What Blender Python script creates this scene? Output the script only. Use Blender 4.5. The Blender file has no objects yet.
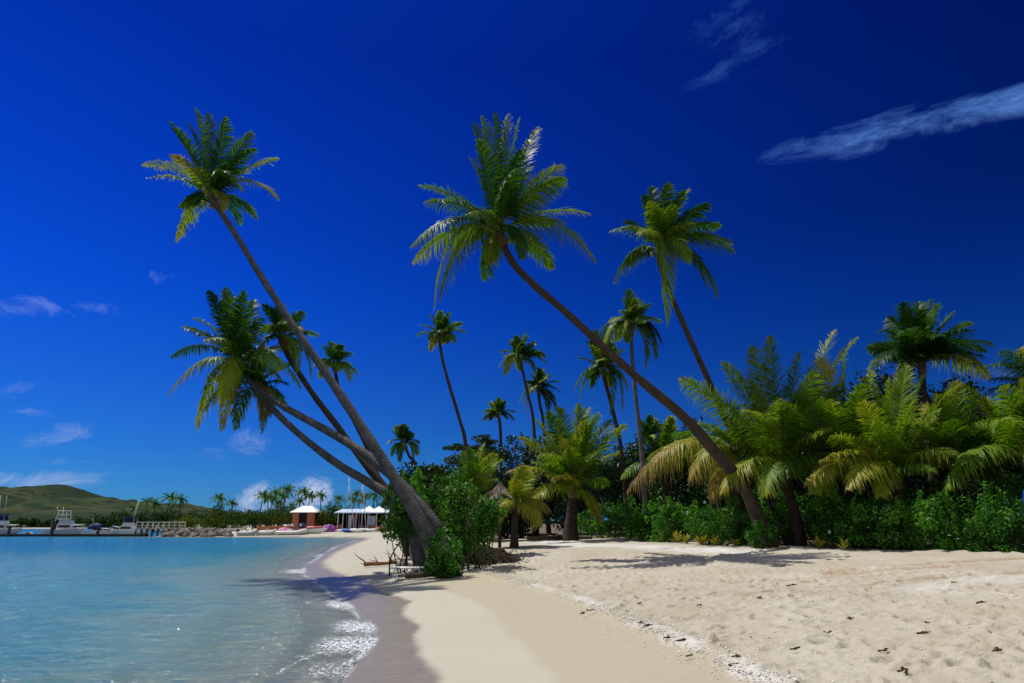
import bpy, math, random
import numpy as np
from mathutils import Vector

RNG = np.random.default_rng(11)
random.seed(5)
scene = bpy.context.scene
COL = scene.collection
R = math.radians

# ------------------------------------------------------------------ camera
F, CX, CY, HZ, CAMH = 683.0, 512.0, 341.5, 523.0, 2.4
PITCH = math.atan((HZ - CY) / F)
CP, SP = math.cos(PITCH), math.sin(PITCH)
cam = bpy.data.cameras.new('camera')
cam.lens = 24.0
cam.sensor_width = 36.0
cam.clip_start = 0.1
cam.clip_end = 20000
camo = bpy.data.objects.new('camera', cam)
COL.objects.link(camo)
camo.location = (0, 0, CAMH)
camo.rotation_euler = (math.pi / 2 + PITCH, 0, 0)
scene.camera = camo


def ray(px, py):
    x = (px - CX) / F
    v = (CY - py) / F
    return np.array([x, CP - v * SP, SP + v * CP])


def at(px, py, Y):
    d = ray(px, py)
    t = Y / d[1]
    return np.array([d[0] * t, Y, CAMH + d[2] * t])


def flat(px, py, z=0.0):
    d = ray(px, py)
    t = (z - CAMH) / d[2]
    return np.array([d[0] * t, d[1] * t])


def pxm(Y):            # metres per pixel at depth Y
    return Y * 1.03 / F


# ------------------------------------------------------------------ terrain
_wl = [(342, 683), (352, 668), (366, 655), (375, 640), (372, 628), (362, 617), (350, 607), (339, 599),
       (331, 592), (322, 585), (311, 579.5), (303, 573.5), (306, 567.5), (315, 561.5), (322, 556), (332, 549.5),
       (346, 543.8), (360, 540.4)]
WL = [(-0.6, -60), (-1.2, -6), (-1.6, 2), (-2.2, 8)] + [tuple(flat(*p)) for p in _wl]
WL += [(-23.5, 113), (-27, 119), (-33, 123), (-41, 125.5), (-50, 126.5), (-58, 127), (-65, 128)]
N_SHORE = len(WL)
WL += [(-67, 150), (-110, 240), (-167, 298), (-400, 303), (-900, 320), (-4000, 500), (-4000, 9000), (4000, 9000), (4000, -60)]
WLA = np.array(WL, float)


def seg_dist(P, A, B):
    d = B - A
    L2 = (d * d).sum() + 1e-12
    t = np.clip(((P - A) @ d) / L2, 0, 1)
    q = A + t[:, None] * d
    return np.sqrt(((P - q) ** 2).sum(1))


def poly_dist(P, pts):
    m = np.full(len(P), 1e9)
    for a, b in zip(pts[:-1], pts[1:]):
        m = np.minimum(m, seg_dist(P, np.array(a, float), np.array(b, float)))
    return m


def inside(P, poly):
    x, y = P[:, 0], P[:, 1]
    r = np.zeros(len(P), bool)
    n = len(poly)
    for i in range(n):
        x1, y1 = poly[i]
        x2, y2 = poly[(i + 1) % n]
        if y1 == y2:
            continue
        c = (y1 > y) != (y2 > y)
        r ^= c & (x < (x2 - x1) * (y - y1) / (y2 - y1) + x1)
    return r


def sdist(P):
    d = poly_dist(P, WLA)
    return np.where(inside(P, WLA), d, -d)


def profile(s):
    return np.where(s > 0, 1.6 * (1 - np.exp(-np.maximum(s, 0) / 15.5)), -3.2 * (1 - np.exp(np.minimum(s, 0) / 34.0)))


def H(x, y):
    return float(profile(sdist(np.array([[x, y]], float)))[0])


def ground_at(px, py):
    d = ray(px, py)
    lo = 4.0
    t = lo
    prev = t
    while t < 400:
        p = np.array([0, 0, CAMH]) + d * t
        if p[2] < H(p[0], p[1]):
            a, b = prev, t
            for _ in range(18):
                m = (a + b) / 2
                q = np.array([0, 0, CAMH]) + d * m
                if q[2] < H(q[0], q[1]):
                    b = m
                else:
                    a = m
            q = np.array([0, 0, CAMH]) + d * b
            return q
        prev = t
        t *= 1.04
    return np.array([0, 0, CAMH]) + d * 400


_lat = RNG.random((256, 256))


def vnoise(x, y):
    xi, yi = np.floor(x).astype(int), np.floor(y).astype(int)
    fx, fy = x - xi, y - yi
    fx, fy = fx * fx * (3 - 2 * fx), fy * fy * (3 - 2 * fy)
    g = lambda a, b: _lat[a & 255, b & 255]
    return (g(xi, yi) * (1 - fx) * (1 - fy) + g(xi + 1, yi) * fx * (1 - fy) + g(xi, yi + 1) * (1 - fx) * fy + g(xi + 1, yi + 1) * fx * fy) * 2 - 1


def fbm(x, y, o=4):
    r = 0
    a = 1.0
    for i in range(o):
        r = r + a * vnoise(x * 2 ** i + 17.3 * i, y * 2 ** i + 5.1 * i)
        a *= 0.5
    return r


def smooth(a, b, x):
    t = np.clip((x - a) / (b - a), 0, 1)
    return t * t * (3 - 2 * t)


# ------------------------------------------------------------------ mesh helpers
ORIGIN = {}


class MB:
    def __init__(self):
        self.v, self.q, self.t, self.a, self.n = [], [], [], [], 0
        self.qm, self.tm = [], []

    def add(self, v, quads=None, tris=None, tint=0.0, m=0):
        v = np.asarray(v, float).reshape(-1, 3)
        self.v.append(v)
        tt = np.asarray(tint, float)
        self.a.append(np.full(len(v), float(tt)) if tt.ndim == 0 else tt.reshape(-1))
        if quads is not None and len(quads):
            q = np.asarray(quads, int).reshape(-1, 4)
            self.q.append(q + self.n)
            self.qm.append(np.full(len(q), m))
        if tris is not None and len(tris):
            q = np.asarray(tris, int).reshape(-1, 3)
            self.t.append(q + self.n)
            self.tm.append(np.full(len(q), m))
        self.n += len(v)

    def box(self, c, s, rz=0.0, m=0, taper=1.0, shear=0.0):
        hx, hy, hz = s[0] / 2, s[1] / 2, s[2] / 2
        p = np.array([[-hx, -hy, -hz], [hx, -hy, -hz], [hx, hy, -hz], [-hx, hy, -hz],
                      [-hx * taper + shear, -hy * taper, hz], [hx * taper + shear, -hy * taper, hz], [hx * taper + shear, hy * taper, hz], [-hx * taper + shear, hy * taper, hz]])
        cz, sz = math.cos(rz), math.sin(rz)
        p = np.c_[p[:, 0] * cz - p[:, 1] * sz, p[:, 0] * sz + p[:, 1] * cz, p[:, 2]] + np.asarray(c, float)
        self.add(p, [[0, 3, 2, 1], [4, 5, 6, 7], [0, 1, 5, 4], [1, 2, 6, 5], [2, 3, 7, 6], [3, 0, 4, 7]], m=m)

    def tube(self, pts, rad, sides=8, tint=None, m=0, cap=True, sy=1.0):
        pts = np.asarray(pts, float)
        n = len(pts)
        rad = np.full(n, rad) if np.ndim(rad) == 0 else np.asarray(rad, float)
        T = np.gradient(pts, axis=0)
        T /= np.linalg.norm(T, axis=1)[:, None] + 1e-9
        ref = np.array([0, 1.0, 0.13])
        if abs(T[:, 1]).mean() > 0.85:
            ref = np.array([1.0, 0, 0.13])
        U = np.cross(T, ref)
        U /= np.linalg.norm(U, axis=1)[:, None] + 1e-9
        W = np.cross(T, U)
        an = np.linspace(0, 2 * math.pi, sides, endpoint=False)
        ring = (U[:, None, :] * np.cos(an)[None, :, None] + sy * W[:, None, :] * np.sin(an)[None, :, None]) * rad[:, None, None]
        v = (pts[:, None, :] + ring).reshape(-1, 3)
        i = np.arange(n - 1)[:, None] * sides
        j = np.arange(sides)[None, :]
        k = (np.arange(sides)[None, :] + 1) % sides
        q = np.stack([i + j, i + k, i + sides + k, i + sides + j], -1).reshape(-1, 4)
        t = np.repeat(np.linspace(0, 1, n) if tint is None else np.broadcast_to(np.asarray(tint, float), (n,)), sides)
        tr = None
        if cap:
            v = np.vstack([v, pts[0], pts[-1]])
            t = np.r_[t, t[0], t[-1]]
            b = n * sides
            tr = [[b, (x + 1) % sides, x] for x in range(sides)] + [[b + 1, (n - 1) * sides + x, (n - 1) * sides + (x + 1) % sides] for x in range(sides)]
        self.add(v, q, tr, tint=t, m=m)

    def ball(self, c, r, seg=10, rings=7, jit=0.0, tint=0.0, rng=None, m=0):
        r = np.broadcast_to(np.asarray(r, float), (3,))
        th = np.linspace(0, math.pi, rings + 1)[1:-1]
        ph = np.linspace(0, 2 * math.pi, seg, endpoint=False)
        v = np.array([[math.sin(a) * math.cos(b), math.sin(a) * math.sin(b), math.cos(a)] for a in th for b in ph] + [[0, 0, 1], [0, 0, -1]])
        if jit:
            v = v * (1 + jit * ((rng or RNG).random((len(v), 1)) * 2 - 1))
        v = v * r + np.asarray(c, float)
        q = [[i * seg + j, i * seg + (j + 1) % seg, (i + 1) * seg + (j + 1) % seg, (i + 1) * seg + j][::-1] for i in range(rings - 2) for j in range(seg)]
        n = (rings - 1) * seg
        t = [[n, j, (j + 1) % seg] for j in range(seg)] + [[n + 1, (rings - 2) * seg + (j + 1) % seg, (rings - 2) * seg + j] for j in range(seg)]
        self.add(v, q, t, tint=tint, m=m)

    def loft(self, secs, m=0, closed=False, caps=False):
        secs = np.asarray(secs, float)
        a, b = secs.shape[:2]
        q = []
        for i in range(a - 1):
            for j in range(b if closed else b - 1):
                k = (j + 1) % b
                q.append([i * b + j, i * b + k, (i + 1) * b + k, (i + 1) * b + j])
        tr = []
        v = secs.reshape(-1, 3)
        if caps:
            n = len(v)
            v = np.vstack([v, secs[0].mean(0), secs[-1].mean(0)])
            for j in range(b if closed else b - 1):
                k = (j + 1) % b
                tr += [[n, k, j], [n + 1, (a - 1) * b + j, (a - 1) * b + k]]
        self.add(v, q, tr or None, m=m)

    def build(self, name, mats, parent=None, smooth=True, loc=None, extra=None):
        v = np.vstack(self.v)
        q = np.vstack(self.q) if self.q else np.zeros((0, 4), int)
        t = np.vstack(self.t) if self.t else np.zeros((0, 3), int)
        org = np.zeros(3)
        if parent is not None:
            org = ORIGIN[parent.name]
        elif loc is not None:
            org = np.asarray(loc, float)
        me = bpy.data.meshes.new(name)
        me.vertices.add(len(v))
        me.vertices.foreach_set('co', (v - org).astype(np.float32).ravel())
        loops = np.r_[q.ravel(), t.ravel()].astype(np.int32)
        me.loops.add(len(loops))
        me.loops.foreach_set('vertex_index', loops)
        nf = len(q) + len(t)
        me.polygons.add(nf)
        st = np.r_[np.arange(len(q)) * 4, len(q) * 4 + np.arange(len(t)) * 3].astype(np.int32)
        me.polygons.foreach_set('loop_start', st)
        me.polygons.foreach_set('material_index', np.concatenate(self.qm + self.tm).astype(np.int32))
        me.polygons.foreach_set('use_smooth', np.full(nf, bool(smooth)))
        me.update(calc_edges=True)
        at_ = me.attributes.new('tint', 'FLOAT', 'POINT')
        at_.data.foreach_set('value', np.concatenate(self.a).astype(np.float32))
        for k, arr in (extra or {}).items():
            x = me.attributes.new(k, 'FLOAT', 'POINT')
            x.data.foreach_set('value', np.asarray(arr, np.float32))
        for mm in (mats if isinstance(mats, (list, tuple)) else [mats]):
            me.materials.append(mm)
        o = bpy.data.objects.new(name, me)
        COL.objects.link(o)
        if parent is not None:
            o.parent = parent
        else:
            o.location = org
        ORIGIN[o.name] = org
        return o


def tag(o, label, cat, group=None, kind=None):
    if label:
        o['label'] = label
    if cat:
        o['category'] = cat
    if group:
        o['group'] = group
    if kind:
        o['kind'] = kind
    return o


def thing(name, label, cat, loc, group=None):
    o = bpy.data.objects.new(name, None)
    o.empty_display_size = 0.3
    COL.objects.link(o)
    o.location = tuple(float(c) for c in loc)
    ORIGIN[o.name] = np.asarray(loc, float)
    return tag(o, label, cat, group)


def copy_tree(o, parent=None):
    c = o.copy()
    COL.objects.link(c)
    c.parent = parent
    for ch in list(o.children):
        copy_tree(ch, c)
    return c


def spline(pts, n):
    pts = np.asarray(pts, float)
    if len(pts) == 2:
        return pts[0] + (pts[1] - pts[0]) * np.linspace(0, 1, n)[:, None]
    P = np.vstack([2 * pts[0] - pts[1], pts, 2 * pts[-1] - pts[-2]])
    d = np.r_[0, np.cumsum(np.linalg.norm(np.diff(pts, axis=0), axis=1))]
    out = []
    for s in np.linspace(0, d[-1], n):
        i = min(np.searchsorted(d, s, side='right') - 1, len(pts) - 2)
        t = (s - d[i]) / (d[i + 1] - d[i])
        p0, p1, p2, p3 = P[i], P[i + 1], P[i + 2], P[i + 3]
        out.append(0.5 * (2 * p1 + (p2 - p0) * t + (2 * p0 - 5 * p1 + 4 * p2 - p3) * t * t + (3 * p1 - p0 - 3 * p2 + p3) * t ** 3))
    return np.array(out)


# ------------------------------------------------------------------ materials
class NT:
    def __init__(self, tree):
        self.t = tree

    def n(self, typ, **kw):
        nd = self.t.nodes.new(typ)
        for k, v in kw.items():
            if k == 'inp':
                for a, b in v.items():
                    self.set(nd, a, b)
            else:
                setattr(nd, k, v)
        return nd

    def set(self, nd, a, b):
        s = nd.inputs[a]
        if isinstance(b, bpy.types.NodeSocket):
            self.t.links.new(b, s)
        elif isinstance(b, bpy.types.Node):
            self.t.links.new(b.outputs[0], s)
        else:
            s.default_value = b

    def math(self, op, a, b=0.0, c=0.0, clamp=False):
        nd = self.n('ShaderNodeMath', operation=op, use_clamp=clamp)
        self.set(nd, 0, a)
        self.set(nd, 1, b)
        if op in ('MULTIPLY_ADD', 'SMOOTH_MIN'):
            self.set(nd, 2, c)
        return nd.outputs[0]

    def mix(self, fac, a, b, blend='MIX'):
        nd = self.n('ShaderNodeMix', data_type='RGBA', blend_type=blend)
        self.set(nd, 0, fac)
        self.set(nd, 6, a if not isinstance(a, tuple) else (*a[:3], 1))
        self.set(nd, 7, b if not isinstance(b, tuple) else (*b[:3], 1))
        return nd.outputs[2]

    def ramp(self, fac, stops):
        nd = self.n('ShaderNodeValToRGB')
        self.set(nd, 0, fac)
        cr = nd.color_ramp
        while len(cr.elements) < len(stops):
            cr.elements.new(0.5)
        for e, (p, c) in zip(cr.elements, stops):
            e.position = p
            e.color = (*c[:3], 1) if np.ndim(c) else (c, c, c, 1)
        return nd.outputs[0]

    def noise(self, scale, vec=None, detail=4, rough=0.55, dist=0.0, out=0):
        nd = self.n('ShaderNodeTexNoise')
        nd.inputs['Scale'].default_value = scale
        nd.inputs['Detail'].default_value = detail
        nd.inputs['Roughness'].default_value = rough
        nd.inputs['Distortion'].default_value = dist
        if vec is not None:
            self.set(nd, 'Vector', vec)
        return nd.outputs[out]

    def attr(self, name):
        nd = self.n('ShaderNodeAttribute', attribute_name=name)
        return nd.outputs['Fac']


def new_mat(name):
    m = bpy.data.materials.new(name)
    m.use_nodes = True
    m.node_tree.nodes.clear()
    t = NT(m.node_tree)
    out = t.n('ShaderNodeOutputMaterial')
    return m, t, out


def mat_simple(name, col, rough=0.6, spec=0.4, var=0.12, scale=6.0, metal=0.0, bump=0.0):
    m, t, out = new_mat(name)
    tc = t.n('ShaderNodeTexCoord')
    nz = t.noise(scale, tc.outputs['Object'])
    c = t.mix(nz, tuple(x * (1 - var) for x in col), tuple(min(1, x * (1 + var)) for x in col))
    p = t.n('ShaderNodeBsdfPrincipled', inp={'Base Color': c, 'Roughness': rough, 'Specular IOR Level': spec, 'Metallic': metal})
    if bump:
        b = t.n('ShaderNodeBump', inp={'Strength': bump, 'Distance': 0.05, 'Height': t.noise(scale * 4, tc.outputs['Object'])})
        t.set(p, 'Normal', b.outputs[0])
    t.set(out, 0, p)
    return m


def mat_leaf(name, stops, trans=0.3, rough=0.45, spec=0.4, transcol=(0.9, 1.1, 0.25), nscale=0.9):
    m, t, out = new_mat(name)
    tc = t.n('ShaderNodeTexCoord')
    nz = t.noise(nscale, tc.outputs['Object'], detail=3)
    f = t.math('ADD', t.attr('tint'), t.math('MULTIPLY_ADD', nz, 0.24, -0.12), clamp=True)
    c = t.ramp(f, stops)
    p = t.n('ShaderNodeBsdfPrincipled', inp={'Base Color': c, 'Roughness': rough, 'Specular IOR Level': spec})
    tl = t.n('ShaderNodeBsdfTranslucent', inp={0: t.mix(1.0, c, transcol, 'MULTIPLY')})
    mx = t.n('ShaderNodeMixShader', inp={0: trans, 1: p.outputs[0], 2: tl.outputs[0]})
    t.set(out, 0, mx)
    return m


M = {}
M['frond'] = mat_leaf('palm_frond_green', [(0.0, (.010, .042, .004)), (0.25, (.028, .098, .008)), (0.5, (.150, .265, .016)), (0.68, (.32, .34, .024)), (0.84, (.40, .30, .06)), (1.0, (.24, .15, .07))], trans=0.42, rough=0.45, spec=0.22)
M['shrub'] = mat_leaf('shrub_leaf_green', [(0.0, (.014, .060, .006)), (0.4, (.048, .185, .014)), (0.75, (.120, .34, .025)), (1.0, (.28, .46, .05))], trans=0.38, rough=0.42, spec=0.3)
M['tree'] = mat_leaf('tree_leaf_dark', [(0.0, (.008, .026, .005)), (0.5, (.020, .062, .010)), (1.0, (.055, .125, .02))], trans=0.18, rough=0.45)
M['croton'] = mat_leaf('croton_leaf_yellow', [(0.0, (.08, .16, .02)), (0.5, (.42, .36, .03)), (1.0, (.55, .25, .04))], trans=0.25)
M['farleaf'] = mat_leaf('far_leaf_green', [(0.0, (.014, .038, .008)), (0.5, (.045, .095, .013)), (1.0, (.17, .19, .02))], trans=0.2, nscale=.3, spec=.08, rough=.7)


def mat_trunk(name, c0, c1, ringfreq):
    m, t, out = new_mat(name)
    tc = t.n('ShaderNodeTexCoord')
    nz = t.noise(3.0, tc.outputs['Object'], detail=6, rough=.65)
    nf = t.noise(26.0, tc.outputs['Object'], detail=3)
    ph = t.math('MULTIPLY', t.math('ADD', t.attr('tint'), t.math('MULTIPLY', nz, 0.006)), ringfreq)
    ring = t.math('SINE', ph)
    r2 = t.math('SMOOTH_MIN', t.math('MULTIPLY_ADD', ring, .5, .5), 0.35, .2)
    c = t.mix(t.ramp(nz, [(.32, 0.0), (.68, 1.0)]), c0, c1)
    c = t.mix(t.math('MULTIPLY_ADD', r2, -1.1, .33, clamp=True), c, tuple(x * .45 for x in c0))
    c = t.mix(t.ramp(nf, [(.45, 0.0), (.75, .5)]), c, tuple(x * 1.5 for x in c1))
    h = t.math('ADD', t.math('MULTIPLY', r2, 1.2), t.math('MULTIPLY', nf, .8))
    b = t.n('ShaderNodeBump', inp={'Strength': .7, 'Distance': .04, 'Height': h})
    p = t.n('ShaderNodeBsdfPrincipled', inp={'Base Color': c, 'Roughness': .85, 'Specular IOR Level': .2, 'Normal': b.outputs[0]})
    t.set(out, 0, p)
    return m


M['trunk'] = mat_trunk('palm_trunk_grey', (.040, .037, .036), (.155, .148, .15), 640.0)
M['trunk_brown'] = mat_trunk('palm_trunk_brown', (.034, .024, .018), (.078, .058, .044), 640.0)
M['trunk_dark'] = mat_trunk('palm_trunk_dark', (.022, .016, .012), (.055, .039, .029), 200.0)
M['bark'] = mat_simple('bark_dark', (.07, .05, .035), .9, .1, .4, 5, bump=.6)
M['fibre'] = mat_simple('palm_fibre', (.17, .11, .055), .9, .1, .5, 9, bump=.6)
M['coconut'] = mat_simple('coconut_husk', (.28, .27, .05), .45, .4, .3, 5)
M['drift'] = mat_simple('driftwood_grey', (.30, .26, .23), .85, .2, .35, 7, bump=.5)
M['drift_red'] = mat_simple('driftwood_red', (.24, .105, .05), .85, .2, .4, 7, bump=.5)
M['soil'] = mat_simple('root_soil', (.035, .024, .017), .95, .1, .5, 6, bump=1.0)
M['root'] = mat_simple('root_wood', (.055, .042, .033), .9, .1, .4, 9, bump=.5)
M['thatch'] = mat_simple('thatch_grey', (.26, .21, .18), .95, .1, .4, 30, bump=.8)
M['white'] = mat_simple('white_paint', (.78, .78, .76), .4, .4, .05, 2)
M['plastic'] = mat_simple('white_plastic', (.72, .74, .76), .35, .4, .05, 2)
M['offwhite'] = mat_simple('weathered_white', (.60, .58, .53), .6, .3, .15, 3)
M['glass'] = mat_simple('dark_glass', (.012, .016, .022), .08, .6, .2, 2)
M['black'] = mat_simple('black_rubber', (.018, .018, .02), .5, .4, .2, 3)
M['navy'] = mat_simple('navy_canvas', (.012, .025, .10), .7, .2, .2, 3)
M['bluegrey'] = mat_simple('blue_grey_paint', (.48, .54, .62), .4, .4, .1, 3)
M['greyhull'] = mat_simple('grey_inflatable', (.42, .44, .48), .5, .4, .1, 3)
M['steel'] = mat_simple('pale_metal', (.55, .57, .6), .35, .5, .05, 3, metal=.4)
M['terra'] = mat_simple('terracotta_wall', (.42, .15, .085), .85, .2, .15, 3)
M['roofwhite'] = mat_simple('white_roof_sheet', (.80, .80, .80), .5, .3, .05, 3)
M['roofblue'] = mat_simple('pale_blue_roof_sheet', (.50, .58, .70), .5, .3, .05, 3)
M['inner_shade'] = mat_simple('interior_shade_dark', (.03, .025, .03), .9, .1, .2, 3)  # near-black colour standing in for the shade inside openings
M['red'] = mat_simple('red_shell', (.42, .035, .055), .4, .4, .15, 2)
M['pink'] = mat_simple('pink_sailcloth', (.62, .20, .38), .6, .3, .15, 2)
M['purple'] = mat_simple('purple_sailcloth', (.25, .05, .32), .6, .3, .2, 2)
M['blue'] = mat_simple('blue_canvas', (.02, .10, .50), .6, .3, .15, 2)
M['bluetarp'] = mat_simple('bright_blue_tarp', (.015, .12, .62), .5, .3, .2, 4)
M['orange'] = mat_simple('orange_brown_hull', (.40, .14, .03), .5, .3, .2, 2)
M['dockwood'] = mat_simple('dark_dock_timber', (.045, .04, .04), .8, .2, .3, 2)
M['pierwood'] = mat_simple('pale_pier_timber', (.42, .38, .30), .8, .2, .25, 2)
M['rock'] = mat_simple('grey_rock', (.22, .20, .18), .9, .2, .4, 1.5, bump=.6)
M['skin'] = mat_simple('skin', (.30, .16, .10), .6, .3, .05, 3)
M['hair'] = mat_simple('black_hair', (.015, .012, .01), .6, .3, .1, 3)
M['coral'] = mat_simple('bleached_coral', (.66, .63, .58), .9, .2, .15, 9)
M['scrap'] = mat_simple('dry_leaf_brown', (.055, .034, .022), .9, .1, .4, 7)


def mat_sand():
    m, t, out = new_mat('beach_sand')
    tc = t.n('ShaderNodeTexCoord')
    P = tc.outputs['Object']
    wet, tan, tramp, lit, trk, spd = (t.attr(k) for k in ('wet', 'tan', 'tramp', 'litter', 'track', 'pale'))
    big = t.noise(.5, P, detail=5)
    mid = t.noise(3.0, P, detail=6, rough=.65)
    fine = t.noise(90.0, P, detail=4, rough=.7)
    grit = t.noise(28.0, P, detail=6, rough=.75)
    light = t.mix(big, (.40, .385, .315), (.47, .45, .37))
    tanc = t.mix(mid, (.375, .335, .245), (.435, .39, .295))
    dry = t.mix(mid, (.335, .29, .215), (.48, .435, .35))
    dry = t.mix(t.ramp(big, [(.38, 0.0), (.7, .6)]), dry, (.53, .50, .43))
    c = t.mix(tan, light, tanc)
    c = t.mix(tramp, c, dry)
    c = t.mix(spd, c, (.62, .61, .59))
    c = t.mix(t.math('MULTIPLY', trk, .75), c, (.33, .22, .125))
    # scattered grit and crumbs of leaf
    sp = t.math('MULTIPLY', t.ramp(grit, [(.58, 0.0), (.66, .9)]), t.math('MULTIPLY_ADD', tramp, .65, .2))
    c = t.mix(sp, c, (.22, .15, .10))
    sp2 = t.math('MULTIPLY', t.ramp(t.noise(17.0, P, detail=5, rough=.8), [(.64, 0.0), (.69, .8)]), tramp)
    c = t.mix(sp2, c, (.70, .67, .63))
    c = t.mix(t.math('MULTIPLY_ADD', fine, .34, -.10, clamp=True), c, (.30, .24, .17))
    c = t.mix(t.math('MULTIPLY', lit, t.ramp(mid, [(.3, .5), (.6, 1.0)])), c, (.085, .055, .035))
    wetc = t.mix(t.noise(1.2, P, detail=5), (.175, .15, .118), (.235, .20, .158))
    c = t.mix(wet, c, wetc)
    streak = t.n('ShaderNodeMapping', inp={0: P, 'Scale': (1.0, 3.2, 1.0), 'Rotation': (0, 0, R(28))})
    c = t.mix(t.math('MULTIPLY', wet, t.ramp(t.noise(2.4, streak.outputs[0], detail=6, rough=.65), [(.42, 0.0), (.66, .45)])), c, (.31, .275, .23))
    ro = t.math('MULTIPLY_ADD', wet, -.55, .92)
    h = t.math('ADD', t.math('MULTIPLY', fine, .25), t.math('MULTIPLY', t.noise(11.0, P, detail=5, rough=.6), t.math('MULTIPLY', tramp, 2.2)))
    b = t.n('ShaderNodeBump', inp={'Strength': t.math('MULTIPLY_ADD', wet, -.5, .6), 'Distance': .03, 'Height': h})
    p = t.n('ShaderNodeBsdfPrincipled', inp={'Base Color': c, 'Roughness': ro, 'Specular IOR Level': t.math('MULTIPLY_ADD', wet, .3, .12), 'Normal': b.outputs[0]})
    t.set(out, 0, p)
    return m


def mat_water():
    m, t, out = new_mat('sea_water')
    tc = t.n('ShaderNodeTexCoord')
    P = tc.outputs['Object']
    mp = t.n('ShaderNodeMapping', inp={0: P, 'Scale': (0.55, 1.25, 1.0), 'Rotation': (0, 0, R(-24))})
    n1 = t.noise(1.1, mp.outputs[0], detail=5, rough=.6, dist=.6)
    n2 = t.noise(5.0, mp.outputs[0], detail=4, rough=.6, dist=.4)
    n3 = t.noise(.16, mp.outputs[0], detail=4)
    d = t.attr('depth')
    far = t.attr('far')
    wob = t.math('MULTIPLY', t.math('SUBTRACT', n3, .5), 1.2)
    dd = t.math('MAXIMUM', t.math('MULTIPLY', d, t.math('ADD', 1.0, wob)), 0.0)
    h = t.math('ADD', t.math('MULTIPLY', n1, 1.0), t.math('MULTIPLY', n2, .35))
    b = t.n('ShaderNodeBump', inp={'Strength': t.math('MULTIPLY_ADD', far, -.45, .9), 'Distance': .40, 'Height': h})
    deep = t.ramp(t.math('MULTIPLY', dd, .34, clamp=True), [(0.0, (.30, .31, .24)), (.07, (.12, .19, .16)), (.20, (.010, .098, .145)), (.45, (.002, .080, .165)), (1.0, (.0, .055, .18))])
    deep = t.mix(t.ramp(t.math('MULTIPLY_ADD', n2, .45, t.math('MULTIPLY', n1, .55)), [(.42, 0.0), (.66, .75)]), deep, t.mix(.6, deep, (.02, .20, .23)))
    dif = t.n('ShaderNodeBsdfDiffuse', inp={0: deep, 'Normal': b.outputs[0]})
    sss = t.n('ShaderNodeBsdfPrincipled', inp={'Base Color': deep, 'Roughness': 1.0, 'Specular IOR Level': 0.0, 'Subsurface Weight': 1.0, 'Subsurface Radius': (.5, 1.3, 1.6), 'Subsurface Scale': 1.0})
    dif = t.n('ShaderNodeMixShader', inp={0: .5, 1: dif.outputs[0], 2: sss.outputs[0]})
    tr = t.n('ShaderNodeBsdfTransparent', inp={0: (.86, .95, .93, 1)})
    op = t.math('SUBTRACT', 1.0, t.math('POWER', 2.718, t.math('MULTIPLY', dd, -3.6)))
    body = t.n('ShaderNodeMixShader', inp={0: op, 1: tr.outputs[0], 2: dif.outputs[0]})
    fr = t.n('ShaderNodeFresnel', inp={0: 1.33, 'Normal': b.outputs[0]})
    gl = t.n('ShaderNodeBsdfGlossy', inp={0: (1, 1, 1, 1), 'Roughness': .12, 'Normal': b.outputs[0]})
    fac = t.math('MINIMUM', t.math('MULTIPLY', fr.outputs[0], .9), .55)
    mx = t.n('ShaderNodeMixShader', inp={0: fac, 1: body.outputs[0], 2: gl.outputs[0]})
    t.set(out, 0, mx)
    return m


def mat_foam():
    m, t, out = new_mat('sea_foam_white')
    tc = t.n('ShaderNodeTexCoord')
    P = tc.outputs['Object']
    w = t.n('ShaderNodeMapping', inp={0: P, 'Scale': (1.5, .8, 1)})
    warp = t.noise(2.2, w.outputs[0], detail=3, out=1)
    vv = t.n('ShaderNodeVectorMath', operation='MULTIPLY_ADD', inp={0: warp, 1: (.5, .5, .5), 2: w.outputs[0]})
    vo = t.n('ShaderNodeTexVoronoi', feature='DISTANCE_TO_EDGE', inp={'Vector': vv.outputs[0], 'Scale': 8.5})
    lace = t.ramp(vo.outputs['Distance'], [(0.0, 1.0), (.26, 0.0)])
    nz = t.noise(5.0, P, detail=7, rough=.75)
    s = t.math('ADD', t.math('MULTIPLY', lace, .55), t.math('MULTIPLY', nz, .9))
    a = t.math('MULTIPLY', t.math('SUBTRACT', t.math('ADD', s, t.math('MULTIPLY', t.attr('dens'), 1.5)), 1.55), 2.6, clamp=True)
    p = t.n('ShaderNodeBsdfPrincipled', inp={'Base Color': (.72, .76, .80, 1), 'Roughness': .6, 'Alpha': t.math('MULTIPLY', a, .93)})
    t.set(out, 0, p)
    return m


def mat_hill():
    m, t, out = new_mat('hill_grass')
    tc = t.n('ShaderNodeTexCoord')
    P = tc.outputs['Object']
    n1 = t.noise(.010, P, detail=5, rough=.6)
    n2 = t.noise(.05, P, detail=5, rough=.65)
    c = t.mix(t.ramp(n1, [(.35, 0.0), (.65, 1.0)]), (.024, .048, .015), (.060, .056, .024))
    c = t.mix(t.ramp(n2, [(.47, 0.0), (.57, 1.0)]), c, (.011, .028, .012))
    c = t.mix(t.attr('wood'), c, (.012, .028, .014))
    p = t.n('ShaderNodeBsdfPrincipled', inp={'Base Color': c, 'Roughness': .95, 'Specular IOR Level': .05})
    t.set(out, 0, p)
    return m


# ------------------------------------------------------------------ world
SUN_EL, SUN_X, SUN_Y = R(59.5), -0.86, 0.46     # towards the sun: high on the left, beyond the palms
_l = math.hypot(SUN_X, SUN_Y)
SD = np.array([SUN_X / _l * math.cos(SUN_EL), SUN_Y / _l * math.cos(SUN_EL), math.sin(SUN_EL)])


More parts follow.
